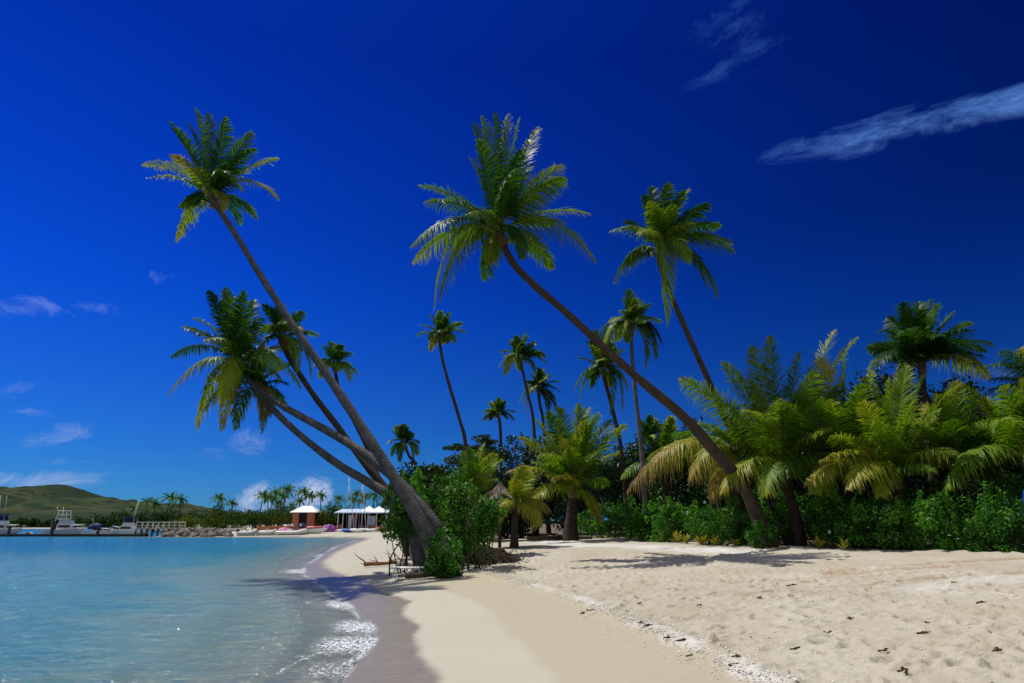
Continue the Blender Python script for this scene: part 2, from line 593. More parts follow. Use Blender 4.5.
def make_world():
    w = bpy.data.worlds.new('World')
    scene.world = w
    w.use_nodes = True
    w.node_tree.nodes.clear()
    t = NT(w.node_tree)
    out = t.n('ShaderNodeOutputWorld')
    sky = t.n('ShaderNodeTexSky', sky_type='NISHITA', sun_disc=False, sun_elevation=SUN_EL)
    sky.sun_rotation = math.atan2(SD[0], SD[1])
    sky.altitude = 0
    sky.air_density = 1.0
    sky.dust_density = 0.15
    sky.ozone_density = 3.0
    tc = t.n('ShaderNodeTexCoord')
    D = t.n('ShaderNodeVectorMath', operation='NORMALIZE', inp={0: tc.outputs['Generated']}).outputs[0]

    def dot(v):
        return t.n('ShaderNodeVectorMath', operation='DOT_PRODUCT', inp={0: D, 1: tuple(v)}).outputs['Value']
    # polarised sky: darkest ninety degrees from the sun
    c = dot(SD)
    c2 = t.math('MULTIPLY', c, c)
    pol = t.math('DIVIDE', t.math('SUBTRACT', 1.0, c2), t.math('ADD', 1.0, c2))
    sepz = t.n('ShaderNodeSeparateXYZ', inp={0: D}).outputs[2]
    hz = t.ramp(sepz, [(0.0, .30), (.10, .52), (.40, .82), (1.0, .88)])
    dark = t.math('SUBTRACT', 1.0, t.math('MULTIPLY', pol, hz))
    tint = t.ramp(sepz, [(0.0, (.11, .44, 1.05)), (.10, (.065, .39, 1.18)), (.3, (.014, .26, 1.32)), (.42, (.008, .185, 1.13)), (.6, (.004, .11, .82)), (1.0, (.02, .2, 1.0))])
    col = t.mix(1.0, sky.outputs[0], tint, 'MULTIPLY')
    col = t.mix(1.0, col, dark, 'MULTIPLY')
    # clouds: (px, py, half-length px, half-width px, slope deg, strength, threshold, noise scale, stretch, tone)
    cl = [
        (930, 120, 185, 20, 13, .85, .31, 7.0, 4.5), (850, 138, 95, 16, 11, .85, .38, 9.0, 3.0), (778, 150, 34, 10, 30, .40, .36, 9, 3.0),
        (745, 30, 80, 62, 35, .30, .44, 7.0, 2.2), (730, 72, 60, 18, 15, .34, .40, 8, 3.0),
        (30, 308, 45, 18, -5, .62, .40, 11, 1.6), (100, 308, 30, 9, -8, .5, .40, 12, 2.0), (165, 278, 18, 11, -15, .45, .38, 13, 1.4),
        (45, 412, 40, 9, 0, .5, .40, 12, 2.2), (55, 436, 50, 15, 8, .62, .38, 11, 1.8), (20, 390, 40, 12, 5, .35, .42, 11, 2),
        (35, 480, 60, 13, 4, .95, .27, 9, 2.2), (75, 462, 40, 5, 0, 0.68, .44, 7, 3),
        (255, 442, 46, 19, 8, .55, .40, 11, 1.7), (215, 455, 40, 10, 0, .3, .42, 11, 2),
        (256, 498, 24, 18, 35, 1.0, .24, 13, 1.2), (308, 494, 32, 20, 8, 1.0, .26, 12, 1.2), (283, 506, 40, 10, 0, .6, .34, 12, 1.4),
        (1000, 372, 30, 7, 0, .3, .4, 8, 2),
    ]
    total = None
    for (px, py, hl, hw, sl, st, th, sc, stretch) in cl:
        C = ray(px, py)
        C /= np.linalg.norm(C)
        ca, sa = math.cos(R(sl)), math.sin(R(sl))
        A = ray(px + ca * 20, py - sa * 20)
        A /= np.linalg.norm(A)
        a = A - C * (A @ C)
        a /= np.linalg.norm(a)
        b = np.cross(C, a)
        u = t.math('MULTIPLY', dot(a), F / hl * 0.93)
        v = t.math('MULTIPLY', dot(b), F / hw * 0.93)
        r2 = t.math('ADD', t.math('MULTIPLY', u, u), t.math('MULTIPLY', v, v))
        mk = t.math('SUBTRACT', 1.0, r2, clamp=True)
        mk = t.math('MULTIPLY', mk, t.math('GREATER_THAN', dot(C), 0.0))
        co = t.n('ShaderNodeCombineXYZ', inp={0: t.math('MULTIPLY', dot(a), 5.0 / stretch * sc / 5), 1: t.math('MULTIPLY', dot(b), 5.0 * sc / 5), 2: px * .37})
        nz = t.noise(2.6, co.outputs[0], detail=10, rough=.70, dist=.7)
        nn = t.math('MULTIPLY', t.math('SUBTRACT', t.math('ADD', nz, t.math('MULTIPLY', t.math('SUBTRACT', mk, 1.0), .38)), th + .0), 3.3, clamp=True)
        nn = t.math('POWER', nn, 1.35)
        k = t.math('MULTIPLY', t.math('MULTIPLY', nn, t.math('POWER', mk, .5)), st)
        total = k if total is None else t.math('MAXIMUM', total, k)
    zf = t.ramp(sepz, [(0.0, (5.2, 5.9, 8.0)), (.12, (4.2, 5.2, 8.2)), (.5, (1.0, 3.0, 8.6)), (1, (1.0, 3.0, 8.6))])
    col = t.mix(total, col, zf)
    # unseen pale mottled sky behind the camera, added as neutral fill for shadows
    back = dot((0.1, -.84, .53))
    fill_noise = t.noise(2.3, D, detail=6, rough=.6)
    kb = t.math('MULTIPLY', t.ramp(back, [(.0, 0.0), (.45, 1.0)]), t.ramp(fill_noise, [(.30, .55), (.62, 1.0)]))
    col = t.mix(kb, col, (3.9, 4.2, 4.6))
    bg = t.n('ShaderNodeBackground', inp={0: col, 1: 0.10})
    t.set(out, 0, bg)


make_world()
sun = bpy.data.lights.new('sun', 'SUN')
sun.energy = 4.6
sun.angle = R(0.5)
sun.color = (1.0, .955, .87)
suno = bpy.data.objects.new('sun', sun)
COL.objects.link(suno)
suno.rotation_euler = Vector(SD).to_track_quat('Z', 'Y').to_euler()
suno.location = (0, 0, 60)
vs = scene.view_settings
vs.view_transform = 'Standard'
vs.look = 'None'
vs.exposure = 0.0
vs.gamma = 1.0
scene.render.engine = 'CYCLES'
scene.cycles.use_denoising = True
scene.cycles.max_bounces = 8
scene.cycles.transparent_max_bounces = 16
scene.cycles.caustics_reflective = False
scene.cycles.caustics_refractive = False


# ------------------------------------------------------------------ ground sheet
def graded(a, b, step, g_lo, g_hi, lo, hi):
    core = list(np.arange(a, b + 1e-6, step))
    s = step
    x = core[-1]
    up = []
    while x < hi:
        s *= g_hi
        x += s
        up.append(x)
    s = step
    x = core[0]
    dn = []
    while x > lo:
        s *= g_lo
        x -= s
        dn.append(x)
    return np.array(dn[::-1] + core + up)


def world_line(pixels):
    return [tuple(ground_at(*p)[:2]) for p in pixels]


def make_ground():
    xs = graded(-5.0, 12.0, 0.05, 1.045, 1.05, -4200, 4200)
    ys = graded(5.5, 19.0, 0.05, 1.15, 1.026, -60, 9000)
    X, Y = np.meshgrid(xs, ys)
    P = np.c_[X.ravel(), Y.ravel()]
    s = sdist(P)
    z = profile(s)
    wet_edge = world_line([(446, 683), (432, 664), (420, 648), (416, 636), (421, 625), (408, 616), (404, 610), (413, 602), (400, 597), (382, 592), (374, 586), (370, 580), (352, 577), (336, 572), (327, 567), (324, 562), (334, 554), (348, 547), (362, 541.5)])
    wet_edge = [(-0.4, -60), (-0.1, 5)] + wet_edge
    wpoly = wet_edge + [(-22, 118), (-60, 126.6), (-300, 126), (-300, -60)]
    dw = poly_dist(P, wet_edge)
    wi = inside(P, wpoly) & (Y.ravel() < 135) & (X.ravel() > -250)
    swet = np.where(wi, dw, -dw) + .07 * fbm(P[:, 0] * 2.2, P[:, 1] * 1.2)
    wet = np.where(s < -0.2, 1.0, smooth(-.10, .16, swet))
    wet = np.where((P[:, 1] > 100), np.maximum(smooth(1.2, .4, s), np.where(s < 0, 1, 0)), wet)
    tan_edge = world_line([(560, 683), (535, 660), (520, 645), (500, 622), (478, 605), (458, 596), (440, 588), (420, 583), (405, 576)])
    tpoly = [(1.0, -60)] + tan_edge + [(-6, 60), (60, 60), (60, -60)]
    dt = poly_dist(P, tan_edge)
    st_ = np.where(inside(P, tpoly), dt, -dt) + .10 * fbm(P[:, 0] * 1.6, P[:, 1])
    tan = smooth(-.12, .2, st_)
    deb = world_line([(800, 700), (770, 683), (735, 664), (700, 650), (660, 632), (600, 607), (560, 594), (520, 582), (485, 573), (440, 560)])
    DEB[:] = deb
    dpoly = [(3.6, -60)] + deb + [(-8, 45), (-9, 70), (70, 70), (70, -60)]
    dd = poly_dist(P, deb)
    sd_ = np.where(inside(P, dpoly), dd, -dd)
    tramp = smooth(-.15, .35, sd_ + .12 * fbm(P[:, 0] * 1.5, P[:, 1] * 1.5))
    tramp = np.where(P[:, 1] > 45, smooth(8, 12, s), tramp)
    litter = smooth(0, 1.5, _veg(P))
    pale = np.zeros(len(P))
    bandp = world_line([(545, 541), (590, 546), (650, 547), (720, 552)])
    pale = np.maximum(pale, .8 * smooth(2.6, .6, poly_dist(P, bandp)))
    pale = np.maximum(pale, .22 * smooth(1.0, .2, poly_dist(P, world_line([(880, 592), (1040, 577)]))))
    pale = np.maximum(pale, .55 * smooth(.45, .05, np.abs(dd) + .30 * np.abs(fbm(P[:, 0] * 2.5, P[:, 1] * 2.5, 3))) * smooth(-.5, .2, fbm(P[:, 0] * .9 + 9, P[:, 1] * .9, 3)) * (P[:, 1] < 40))
    pale = np.clip(pale + .35 * fbm(P[:, 0] * .9, P[:, 1] * .9, 3) * (pale > .05), 0, 1)
    track = np.zeros(len(P))
    near = (P[:, 1] < 45) & (P[:, 0] > -2) & (P[:, 0] < 40)
    Pn = P[near]
    tk = np.zeros(len(Pn))
    for a, b, w in (((700, 586), (1040, 563), .34), ((745, 596), (1060, 572), .26), ((820, 574), (1050, 556), .45), ((790, 582), (1040, 568), .22)):
        p, q = ground_at(*a)[:2], ground_at(*b)[:2]
        mid = (p + q) / 2 + np.array([.2, .35])
        ln = [tuple(p), tuple((p + mid) / 2 + (.1, .1)), tuple(mid), tuple((q + mid) / 2 + (.0, .12)), tuple(q)]
        k = smooth(w * 1.2, w * .25, poly_dist(Pn, ln) + .06 * fbm(Pn[:, 0] * 3, Pn[:, 1] * 3))
        k *= smooth(-.55, .1, fbm(Pn[:, 0] * .8 + 40, Pn[:, 1] * .8))
        tk = np.maximum(tk, k)
    track[near] = tk
    # relief
    land = smooth(0, 3, s)
    z = z + .05 * land * fbm(P[:, 0] * .25, P[:, 1] * .25, 3)
    z = z + tramp * (.020 * fbm(P[:, 0] * 1.1, P[:, 1] * 1.1, 3) + .018 * fbm(P[:, 0] * 4.2, P[:, 1] * 4.2, 3)) * (P[:, 1] < 70)
    z = z - .05 * track
    z = z + .05 * smooth(.5, 0, np.abs(dd)) * smooth(50, 30, P[:, 1])
    z = z.reshape(X.shape)
    tr2 = tramp.reshape(X.shape)
    rng = np.random.default_rng(3)
    for i in range(6500):
        cx, cy = rng.uniform(-3, 24), 5.6 + 34 * rng.random() ** 1.6
        r = rng.uniform(.06, .15)
        dep = rng.uniform(.02, .085)
        ang = rng.uniform(0, math.pi)
        if rng.random() < .25:
            r *= .6
        i0, i1 = np.searchsorted(xs, [cx - 3 * r, cx + 3 * r])
        j0, j1 = np.searchsorted(ys, [cy - 3 * r, cy + 3 * r])
        if i1 - i0 < 2 or j1 - j0 < 2:
            continue
        xx, yy = X[j0:j1, i0:i1] - cx, Y[j0:j1, i0:i1] - cy
        u = (xx * math.cos(ang) + yy * math.sin(ang)) / (1.5 * r)
        v = (-xx * math.sin(ang) + yy * math.cos(ang)) / r
        rr = u * u + v * v
        z[j0:j1, i0:i1] += tr2[j0:j1, i0:i1] * dep * (-np.exp(-rr * 1.6) + .55 * np.exp(-(np.sqrt(rr) - 1.35) ** 2 * 5))
    ny, nx = X.shape
    i = np.arange(ny - 1)[:, None] * nx + np.arange(nx - 1)[None, :]
    q = np.stack([i, i + 1, i + nx + 1, i + nx], -1).reshape(-1, 4)
    mb = MB()
    mb.add(np.c_[P, z.ravel()], q)
    o = mb.build('beach', mat_sand(), extra=dict(wet=wet, tan=tan, tramp=tramp, litter=litter, track=track, pale=pale))
    tag(o, 'pale sand beach curving round the bay', 'beach', kind='structure')


DEB = []
VEG = []


def _veg(P):
    if not VEG:
        VEG.extend(world_line([(470, 546), (540, 536), (600, 537), (660, 541), (720, 544), (800, 548), (900, 551), (1024, 553)]))
    ln = VEG
    last = np.array(ln[-1])
    pts = ln + [(60, ln[-1][1] - 6)]
    poly = [(ln[0][0] - 3, ln[0][1] + 8), *ln, (60, ln[-1][1] - 6), (4000, 0), (4000, 9000), (-20, 9000), (-20, 150)]
    d = poly_dist(P, pts)
    return np.where(inside(P, poly), d, -d)


make_ground()


# ------------------------------------------------------------------ water
def make_water():
    xs = graded(-9.0, -1.0, 0.08, 1.035, 1.1, -6000, 3000)
    ys = graded(9.0, 26.0, 0.10, 1.3, 1.028, -60, 12000)
    X, Y = np.meshgrid(xs, ys)
    P = np.c_[X.ravel(), Y.ravel()]
    s = sdist(P)
    dep = np.maximum(-profile(s), 0.0)
    dep = np.where(s > 0, 0, dep)
    fade = smooth(70, 25, P[:, 1])
    sh = smooth(-.3, -2.0, s)
    ph = s * 2 * math.pi / 2.1 + 1.6 * fbm(P[:, 0] * .22, P[:, 1] * .14, 2)
    z = fade * sh * .030 * np.sin(ph) * (.6 + .4 * fbm(P[:, 0] * .4, P[:, 1] * .3, 2))
    z += fade * sh * .016 * fbm(P[:, 0] * 1.6, P[:, 1] * 2.4, 3)
    # a small breaking ridge just off the sand
    z += .06 * np.exp(-((s + 1.5 + .25 * fbm(P[:, 0] * .5, P[:, 1] * .4, 2)) / .35) ** 2) * smooth(45, 22, P[:, 1])
    ny, nx = X.shape
    i = np.arange(ny - 1)[:, None] * nx + np.arange(nx - 1)[None, :]
    q = np.stack([i, i + 1, i + nx + 1, i + nx], -1).reshape(-1, 4)
    keep = (s < 6).reshape(ny, nx)
    kq = (keep[:-1, :-1] | keep[1:, 1:] | keep[:-1, 1:] | keep[1:, :-1]).ravel()
    mb = MB()
    mb.add(np.c_[P, z], q[kq])
    o = mb.build('sea', mat_water(), extra=dict(depth=dep, far=smooth(15, 90, P[:, 1])))
    tag(o, 'clear turquoise sea in the bay', 'water', kind='structure')


make_water()


def make_foam():
    ln = spline([(*p, 0) for p in WL[2:N_SHORE - 7]], 900)[:, :2]
    T = np.gradient(ln, axis=0)
    T /= np.linalg.norm(T, axis=1)[:, None]
    k = np.ones(41) / 41
    T = np.c_[np.convolve(np.pad(T[:, 0], 20, 'edge'), k, 'valid'), np.convolve(np.pad(T[:, 1], 20, 'edge'), k, 'valid')]
    T /= np.linalg.norm(T, axis=1)[:, None]
    Nn = np.c_[T[:, 1], -T[:, 0]]           # towards the land
    offs = np.linspace(-2.6, .35, 40)
    Pt = (ln[:, None, :] + Nn[:, None, :] * offs[None, :, None]).reshape(-1, 2)
    off = np.tile(offs, len(ln))
    s = sdist(Pt)
    z = np.maximum(profile(s), 0.0) + .014 + .02 * smooth(0, -.4, s)
    z += .05 * np.exp(-((s + 1.5) / .5) ** 2) * smooth(45, 22, Pt[:, 1])
    d = .66 * np.exp(-((s + .10 + .10 * fbm(Pt[:, 0] * 1.3, Pt[:, 1] * 1.3, 2)) / .24) ** 2) * (.92 + .25 * fbm(Pt[:, 0] * .7, Pt[:, 1] * .7, 2))
    d = np.maximum(d, .58 * np.exp(-((s + 1.15 + .35 * fbm(Pt[:, 0] * .5, Pt[:, 1] * .35, 2)) / .14) ** 2) * smooth(-.2, .5, fbm(Pt[:, 0] * .45 + 7, Pt[:, 1] * .3, 2)))
    for (px, py, r, w, k) in ((362, 628, 1.9, 1.5, .72), (350, 646, 1.9, 1.9, .71), (337, 606, 2.4, .9, .72), (304, 572, 3.0, 1.6, .70), (318, 588, 2.6, .8, .62), (340, 672, 1.7, 1.7, .56), (320, 556, 6, .9, .60), (338, 547, 8, .9, .55)):
        c = flat(px, py)
        d = np.maximum(d, k * np.exp(-((Pt - c) ** 2).sum(1) / r ** 2) * smooth(-w - .5, -w * .3, s) * smooth(.35, .0, s))
    lx = len(offs)
    i = np.arange(len(ln) - 1)[:, None] * lx + np.arange(lx - 1)[None, :]
    q = np.stack([i, i + 1, i + lx + 1, i + lx], -1).reshape(-1, 4)
    mb = MB()
    mb.add(np.c_[Pt, z], q)
    o = mb.build('sea_foam', mat_foam(), extra=dict(dens=d))
    tag(o, 'white lacy foam of small waves washing onto the wet sand', 'foam', kind='stuff')


make_foam()


# ------------------------------------------------------------------ hills
def make_hills():
    xs = np.linspace(-1150, 250, 560)
    ys = np.r_[np.linspace(304, 700, 90), np.linspace(705, 1500, 90)]
    X, Y = np.meshgrid(xs, ys)
    z = np.zeros_like(X)

    def ridge(Yc, pts, front, back, sub):
        px = CX + X / Yc * F
        pp = np.array(pts, float)
        top = np.interp(px, pp[:, 0], pp[:, 1])
        zz = CAMH + (HZ - top) * Yc / F * .97
        dy = (Y - Yc)
        sh = np.where(dy < 0, np.clip(1 + dy / front, 0, 1) ** .8, np.clip(1 - dy / back, 0, 1) ** .8)
        gul = 1 - sub * (1 - np.abs(vnoise(X / 46 + Y / 260, Y / 210))) ** 3 * np.clip(-dy / front * 2.4, 0, 1)
        return zz * sh * gul
    z = np.maximum(z, ridge(1150, [(-160, 505), (-60, 492), (0, 487), (12, 488), (22, 489.5), (32, 488), (50, 486.5), (66, 486), (82, 488.5), (92, 491), (104, 496), (125, 500), (160, 506), (230, 514), (300, 521)], 560, 300, .5))
    z = np.maximum(z, ridge(640, [(-160, 522), (40, 520), (74, 508), (90, 501), (111, 496.8), (126, 499), (141, 502.5), (165, 505), (185, 504.2), (198, 504.5), (205, 508), (222, 514), (300, 516), (420, 522)], 300, 300, .5))
    z = np.maximum(z, ridge(760, [(-160, 496), (0, 497), (20, 500), (45, 505), (70, 512), (100, 520), (160, 523)], 380, 300, .5))
    z += (1.6 * fbm(X / 35, Y / 35, 4) + 1.3 * np.maximum(fbm(X / 9, Y / 14, 3), 0)) * np.clip(z / 20, 0, 1)
    z = np.maximum(z, 1.0)
    P = np.c_[X.ravel(), Y.ravel(), z.ravel()]
    wood = np.clip(smooth(.15, .5, fbm(X / 90 + 3, Y / 160, 4)) * .9 + smooth(1000, 1120, Y) * .8 + smooth(14, 4, z) * .9, 0, 1)
    ny, nx = X.shape
    i = np.arange(ny - 1)[:, None] * nx + np.arange(nx - 1)[None, :]
    q = np.stack([i, i + 1, i + nx + 1, i + nx], -1).reshape(-1, 4)
    mb = MB()
    mb.add(P, q)
    o = mb.build('hills', mat_hill(), extra=dict(wood=wood.ravel()))
    tag(o, 'grassy brown and green hills across the bay', 'hills', kind='structure')


make_hills()


# ------------------------------------------------------------------ foliage generators
UP = np.array([0, 0, 1.0])


def nrm(v):
    v = np.asarray(v, float)
    return v / (np.linalg.norm(v, axis=-1, keepdims=True) + 1e-9)


def frond(mb, P0, P1, P2, n=46, L=1.0, droop=.5, w=.06, t0=.3, t1=.5, rng=RNG, wind=(0, 0, 0), rad=.045, fold=.25, bare=.14):
    P0, P1, P2 = (np.asarray(p, float) for p in (P0, P1, P2))
    B = lambda u: (1 - u)[:, None] ** 2 * P0 + (2 * u * (1 - u))[:, None] * P1 + (u ** 2)[:, None] * P2
    dB = lambda u: (2 * (1 - u))[:, None] * (P1 - P0) + (2 * u)[:, None] * (P2 - P1)
    uu = np.linspace(0, 1, 9)
    mb.tube(B(uu), rad * (1 - .86 * uu), sides=4, tint=np.clip(t0 + .22, 0, .95), cap=False)
    u = np.linspace(bare, .995, n)
    u = np.clip(u + rng.normal(0, .25 / n, n), bare, 1)
    p, T = B(u), nrm(dB(u))
    # side direction from the plane of the arch, steady along the whole frond
    ch = nrm(P2 - P0)
    S0 = np.cross(ch, UP)
    if np.linalg.norm(S0) < .25:
        S0 = S0 + np.array([.8, .3 * rng.normal(), 0])
    S0 = nrm(S0)
    tw = rng.normal(0, .25 + .4 * max(0, ch[2]))
    S = nrm(S0 - T * (T @ S0)[:, None])
    N = nrm(np.cross(S, T))
    S = nrm(S * math.cos(tw) + N * math.sin(tw))
    N = nrm(np.cross(S, T))
    sgnN = np.sign((N @ UP).mean() + 1e-6)
    N = N * sgnN
    ln = L * (np.clip(np.sin(math.pi * (.16 + .80 * u)), 0.05, 1) ** .65) * np.where(u > .9, 1 - (u - .9) * 4.5, 1)
    ang = R(22) + R(34) * u
    wind = np.asarray(wind, float)
    for sg in (-1, 1):
        l = ln * rng.uniform(.82, 1.12, n)
        a = ang + rng.normal(0, .09, n)
        f = fold + rng.normal(0, .12, n)
        d = nrm(S * (sg * np.cos(a))[:, None] + T * np.sin(a)[:, None] + N * f[:, None])
        dr = droop * rng.uniform(.6, 1.35, n)
        g = -UP[None, :] * dr[:, None] + wind[None, :] * rng.uniform(.7, 1.3, n)[:, None]
        st = [p]
        for tt in (.34, .70, 1.0):
            st.append(p + l[:, None] * (d * (tt * (1 - .22 * dr * tt))[:, None] + g * tt ** 2 * .75))
        W = nrm(T - d * (T * d).sum(1)[:, None])
        ww = w * rng.uniform(.75, 1.15, n)
        half = [W * (ww * .35)[:, None], W * (ww * .5)[:, None], W * (ww * .38)[:, None]]
        v = np.stack([st[0] - half[0], st[0] + half[0], st[1] - half[1], st[1] + half[1], st[2] - half[2], st[2] + half[2], st[3]], 1)
        k = np.arange(n)[:, None] * 7
        q = np.concatenate([k + np.array([[0, 1, 3, 2]]), k + np.array([[2, 3, 5, 4]])])
        tr = k + np.array([[4, 5, 6]])
        ti = t0 + (t1 - t0) * u ** 1.6 + rng.normal(0, .05, n)
        tv = ti[:, None] + np.array([0, 0, .0, .0, .02, .02, .10])[None, :]
        mb.add(v.reshape(-1, 3), q, tr, tint=np.clip(tv, 0, 1).ravel())


def leaves(mb, C, Rr, n, size, rng, tint=.4, shell=.75, lobes=7, asp=.45, updir=.35, ragged=0.0):
    """leaf cloud: ellipsoid made of lobes, every lobe a shell of small folded leaves"""
    C, Rr = np.asarray(C, float), np.asarray(Rr, float)
    lc = rng.normal(0, 1, (lobes, 3))
    lc = nrm(lc) * rng.uniform(.35, .78 + .2 * ragged, (lobes, 1))
    lr = rng.uniform(.34 - .14 * ragged, .56 - .14 * ragged, lobes)
    lt = rng.normal(0, .14, lobes)
    k = rng.integers(0, lobes, n)
    dirs = nrm(rng.normal(0, 1, (n, 3)))
    rad = lr[k] * np.where(rng.random(n) < .75, rng.uniform(shell, 1.08, n), rng.uniform(.2, 1, n))
    q = lc[k] + dirs * rad[:, None]
    pos = C + q * Rr
    ax = nrm(dirs + rng.normal(0, .75, (n, 3)) + UP * -.15)
    nn = nrm(dirs * .6 + UP * updir + rng.normal(0, .55, (n, 3)))
    sd = nrm(np.cross(ax, nn))
    nn = nrm(np.cross(sd, ax))
    s = size * rng.uniform(.55, 1.25, n)
    a = ax * s[:, None]
    b = sd * (s * asp)[:, None]
    f = nn * (s * .12)[:, None]
    v = np.stack([pos - a * .5, pos + b * .5 + f, pos + a * .55, pos - b * .5 + f], 1).reshape(-1, 3)
    i = np.arange(n)[:, None] * 4
    tr = np.concatenate([i + np.array([[0, 1, 2]]), i + np.array([[0, 2, 3]])])
    tt = np.clip(tint + lt[k] + rng.normal(0, .2, n), 0, 1)
    mb.add(v, None, tr, tint=np.repeat(tt, 4))
    return C + lc * Rr


def limb(rng, a, b, n=7, wob=.08):
    a, b = np.asarray(a, float), np.asarray(b, float)
    t = np.linspace(0, 1, n)[:, None]
    p = a + (b - a) * t
    d = np.linalg.norm(b - a)
    p[1:-1] += rng.normal(0, wob * d, (n - 2, 3)) * np.array([1, 1, .4])
    return spline(p, n * 2)


# ------------------------------------------------------------------ palms
def arch(P0, tip, lift=.35):
    D = tip - P0
    l = np.linalg.norm(D)
    d = nrm(D)
    steep = abs(d[2])
    c = nrm(d + UP * (lift * (1.6 - steep) + max(0, -d[2]) * .9))
    return P0 + c * l * .56


def palm(name, label, trunk, tips, L, r0, r1, mat='trunk', seed=1, group=None, filler=6, leafn=46, leafL=1.0, leafw=.065, tone=.3, nuts=0, dead=1, bulge=1.4, wind=(.12, 0, .05), cat='palm tree', base_z=None, heart_r=.28, yellow=.18, mesh_fronds=True, droop=.6, texp=2.2):
    """trunk: list of (px, py, Y), the first one at the foot; tips: (px, py[, depth offset as share of L[, tone]])"""
    rng = np.random.default_rng(seed)
    pts = [at(*p) for p in trunk]
    gz = H(pts[0][0], pts[0][1])
    foot = np.array([pts[0][0], pts[0][1], gz])
    if pts[0][2] > gz + .05 or base_z is None:
        pts[0] = np.array([pts[0][0], pts[0][1], gz - .25])
    root = thing(name, label, cat, foot, group)
    line = spline(pts, 70)
    t = np.linspace(0, 1, 70)
    length = np.linalg.norm(np.diff(line, axis=0), axis=1).sum()
    rad = r1 + (r0 - r1) * (1 - t) ** texp
    rad = rad * (1 + (bulge - 1) * np.exp(-t * length / .7))
    rad = rad * (1 + .06 * fbm(t * length * .9, t * 0 + seed, 3) + rng.normal(0, .012, 70))
    mb = MB()
    mb.tube(line, rad, sides=12, tint=t * length / 15)
    mb.build('trunk', M[mat], root)
    C = line[-1]
    axis = nrm(line[-1] - line[-4])
    mb = MB()
    hs = line[-1] + axis * np.linspace(-heart_r * 2.4, heart_r * 2.2, 8)[:, None]
    mb.tube(hs, np.array([1.0, 1.15, 1.3, 1.4, 1.3, 1.0, .6, .3]) * max(heart_r * .55, r1 * .8), sides=9)
    for i in range(14):
        d = nrm(rng.normal(0, 1, 3) * np.array([1, 1, .35]) + UP * -.25)
        a = C + axis * rng.uniform(-.3, .5) * heart_r
        e = a + d * rng.uniform(.4, .9) * heart_r * 2.0 + UP * rng.uniform(-.7, .1) * heart_r * 2
        mb.tube(spline([a, (a + e) / 2 + UP * .2 * heart_r, e], 6), np.linspace(.045, .012, 6) * heart_r / .28, sides=4)
    crown = mb.build('crown', M['fibre'], root)
    for i in range(nuts):
        a = 2 * math.pi * i / max(nuts, 1) + rng.uniform(-.4, .4)
        c = C + np.array([math.cos(a) * heart_r * 1.5, math.sin(a) * heart_r * 1.5, -heart_r * rng.uniform(.6, 1.6)])
        mb = MB()
        mb.ball(c, (.13, .13, .17), 9, 6)
        mb.build('coconut', M['coconut'], root)
    Yc = C[1]
    ppos = []
    cpx = CX + F * C[0] / (C[1] * CP + (C[2] - CAMH) * SP)
    cd = C[1] * CP + (C[2] - CAMH) * SP
    cpy = CY - F * (-(C[1]) * SP + (C[2] - CAMH) * CP) / cd
    k = 0
    for tp in tips:
        px, py = tp[0], tp[1]
        l2 = math.hypot(px - cpx, py - cpy) * cd / F
        if len(tp) > 2 and tp[2] is not None:
            off = tp[2] * L
        else:
            off = (1 if k % 2 else -1) * .55 * math.sqrt(max(L * L - l2 * l2, 0))
        k += 1
        tip = at(px, py, Yc + off)
        tn = tp[3] if len(tp) > 3 else None
        ppos.append((tip, tn))
    for i in range(filler):
        a = 2 * math.pi * (i + rng.random() * .7) / max(filler, 1)
        e = rng.uniform(-.35, 1.1) if name == 'coconut_palm' else rng.uniform(.15, 1.25)
        d = np.array([math.cos(a) * math.cos(e) * .55, math.sin(a) * math.cos(e), math.sin(e)])
        ppos.append((C + d * L * rng.uniform(.7, .95), None))
    for i in range(dead):
        a = rng.uniform(0, 2 * math.pi)
        ppos.append((C + np.array([math.cos(a) * .35, math.sin(a) * .5, -.62]) * L * rng.uniform(.55, .8), .93))
    whole = MB()
    for i, (tip, tn) in enumerate(ppos):
        D = tip - C
        l = np.linalg.norm(D)
        el = D[2] / l
        t0 = tone + rng.normal(0, .10) if tn is None else tn
        t1 = t0 + abs(rng.normal(yellow, .10)) + (.06 if el < .1 else 0)
        dr = droop * (1.15 - .7 * el) if tn is None or tn < .85 else 1.1
        a0 = C + axis * heart_r * .5 + nrm(D) * heart_r * .5
        mb = whole if not mesh_fronds else MB()
        frond(mb, a0, arch(a0, tip, .42 + .2 * rng.random()), tip, n=leafn, L=leafL * min(1.0, .45 + .6 * l / L), droop=dr, w=leafw, t0=t0, t1=t1, rng=rng, wind=wind, rad=.05 * heart_r / .28)
        if mesh_fronds:
            mb.build('frond', M['frond'], crown)
    if not mesh_fronds:
        whole.build('frond_canopy', M['frond'], crown)
    return root


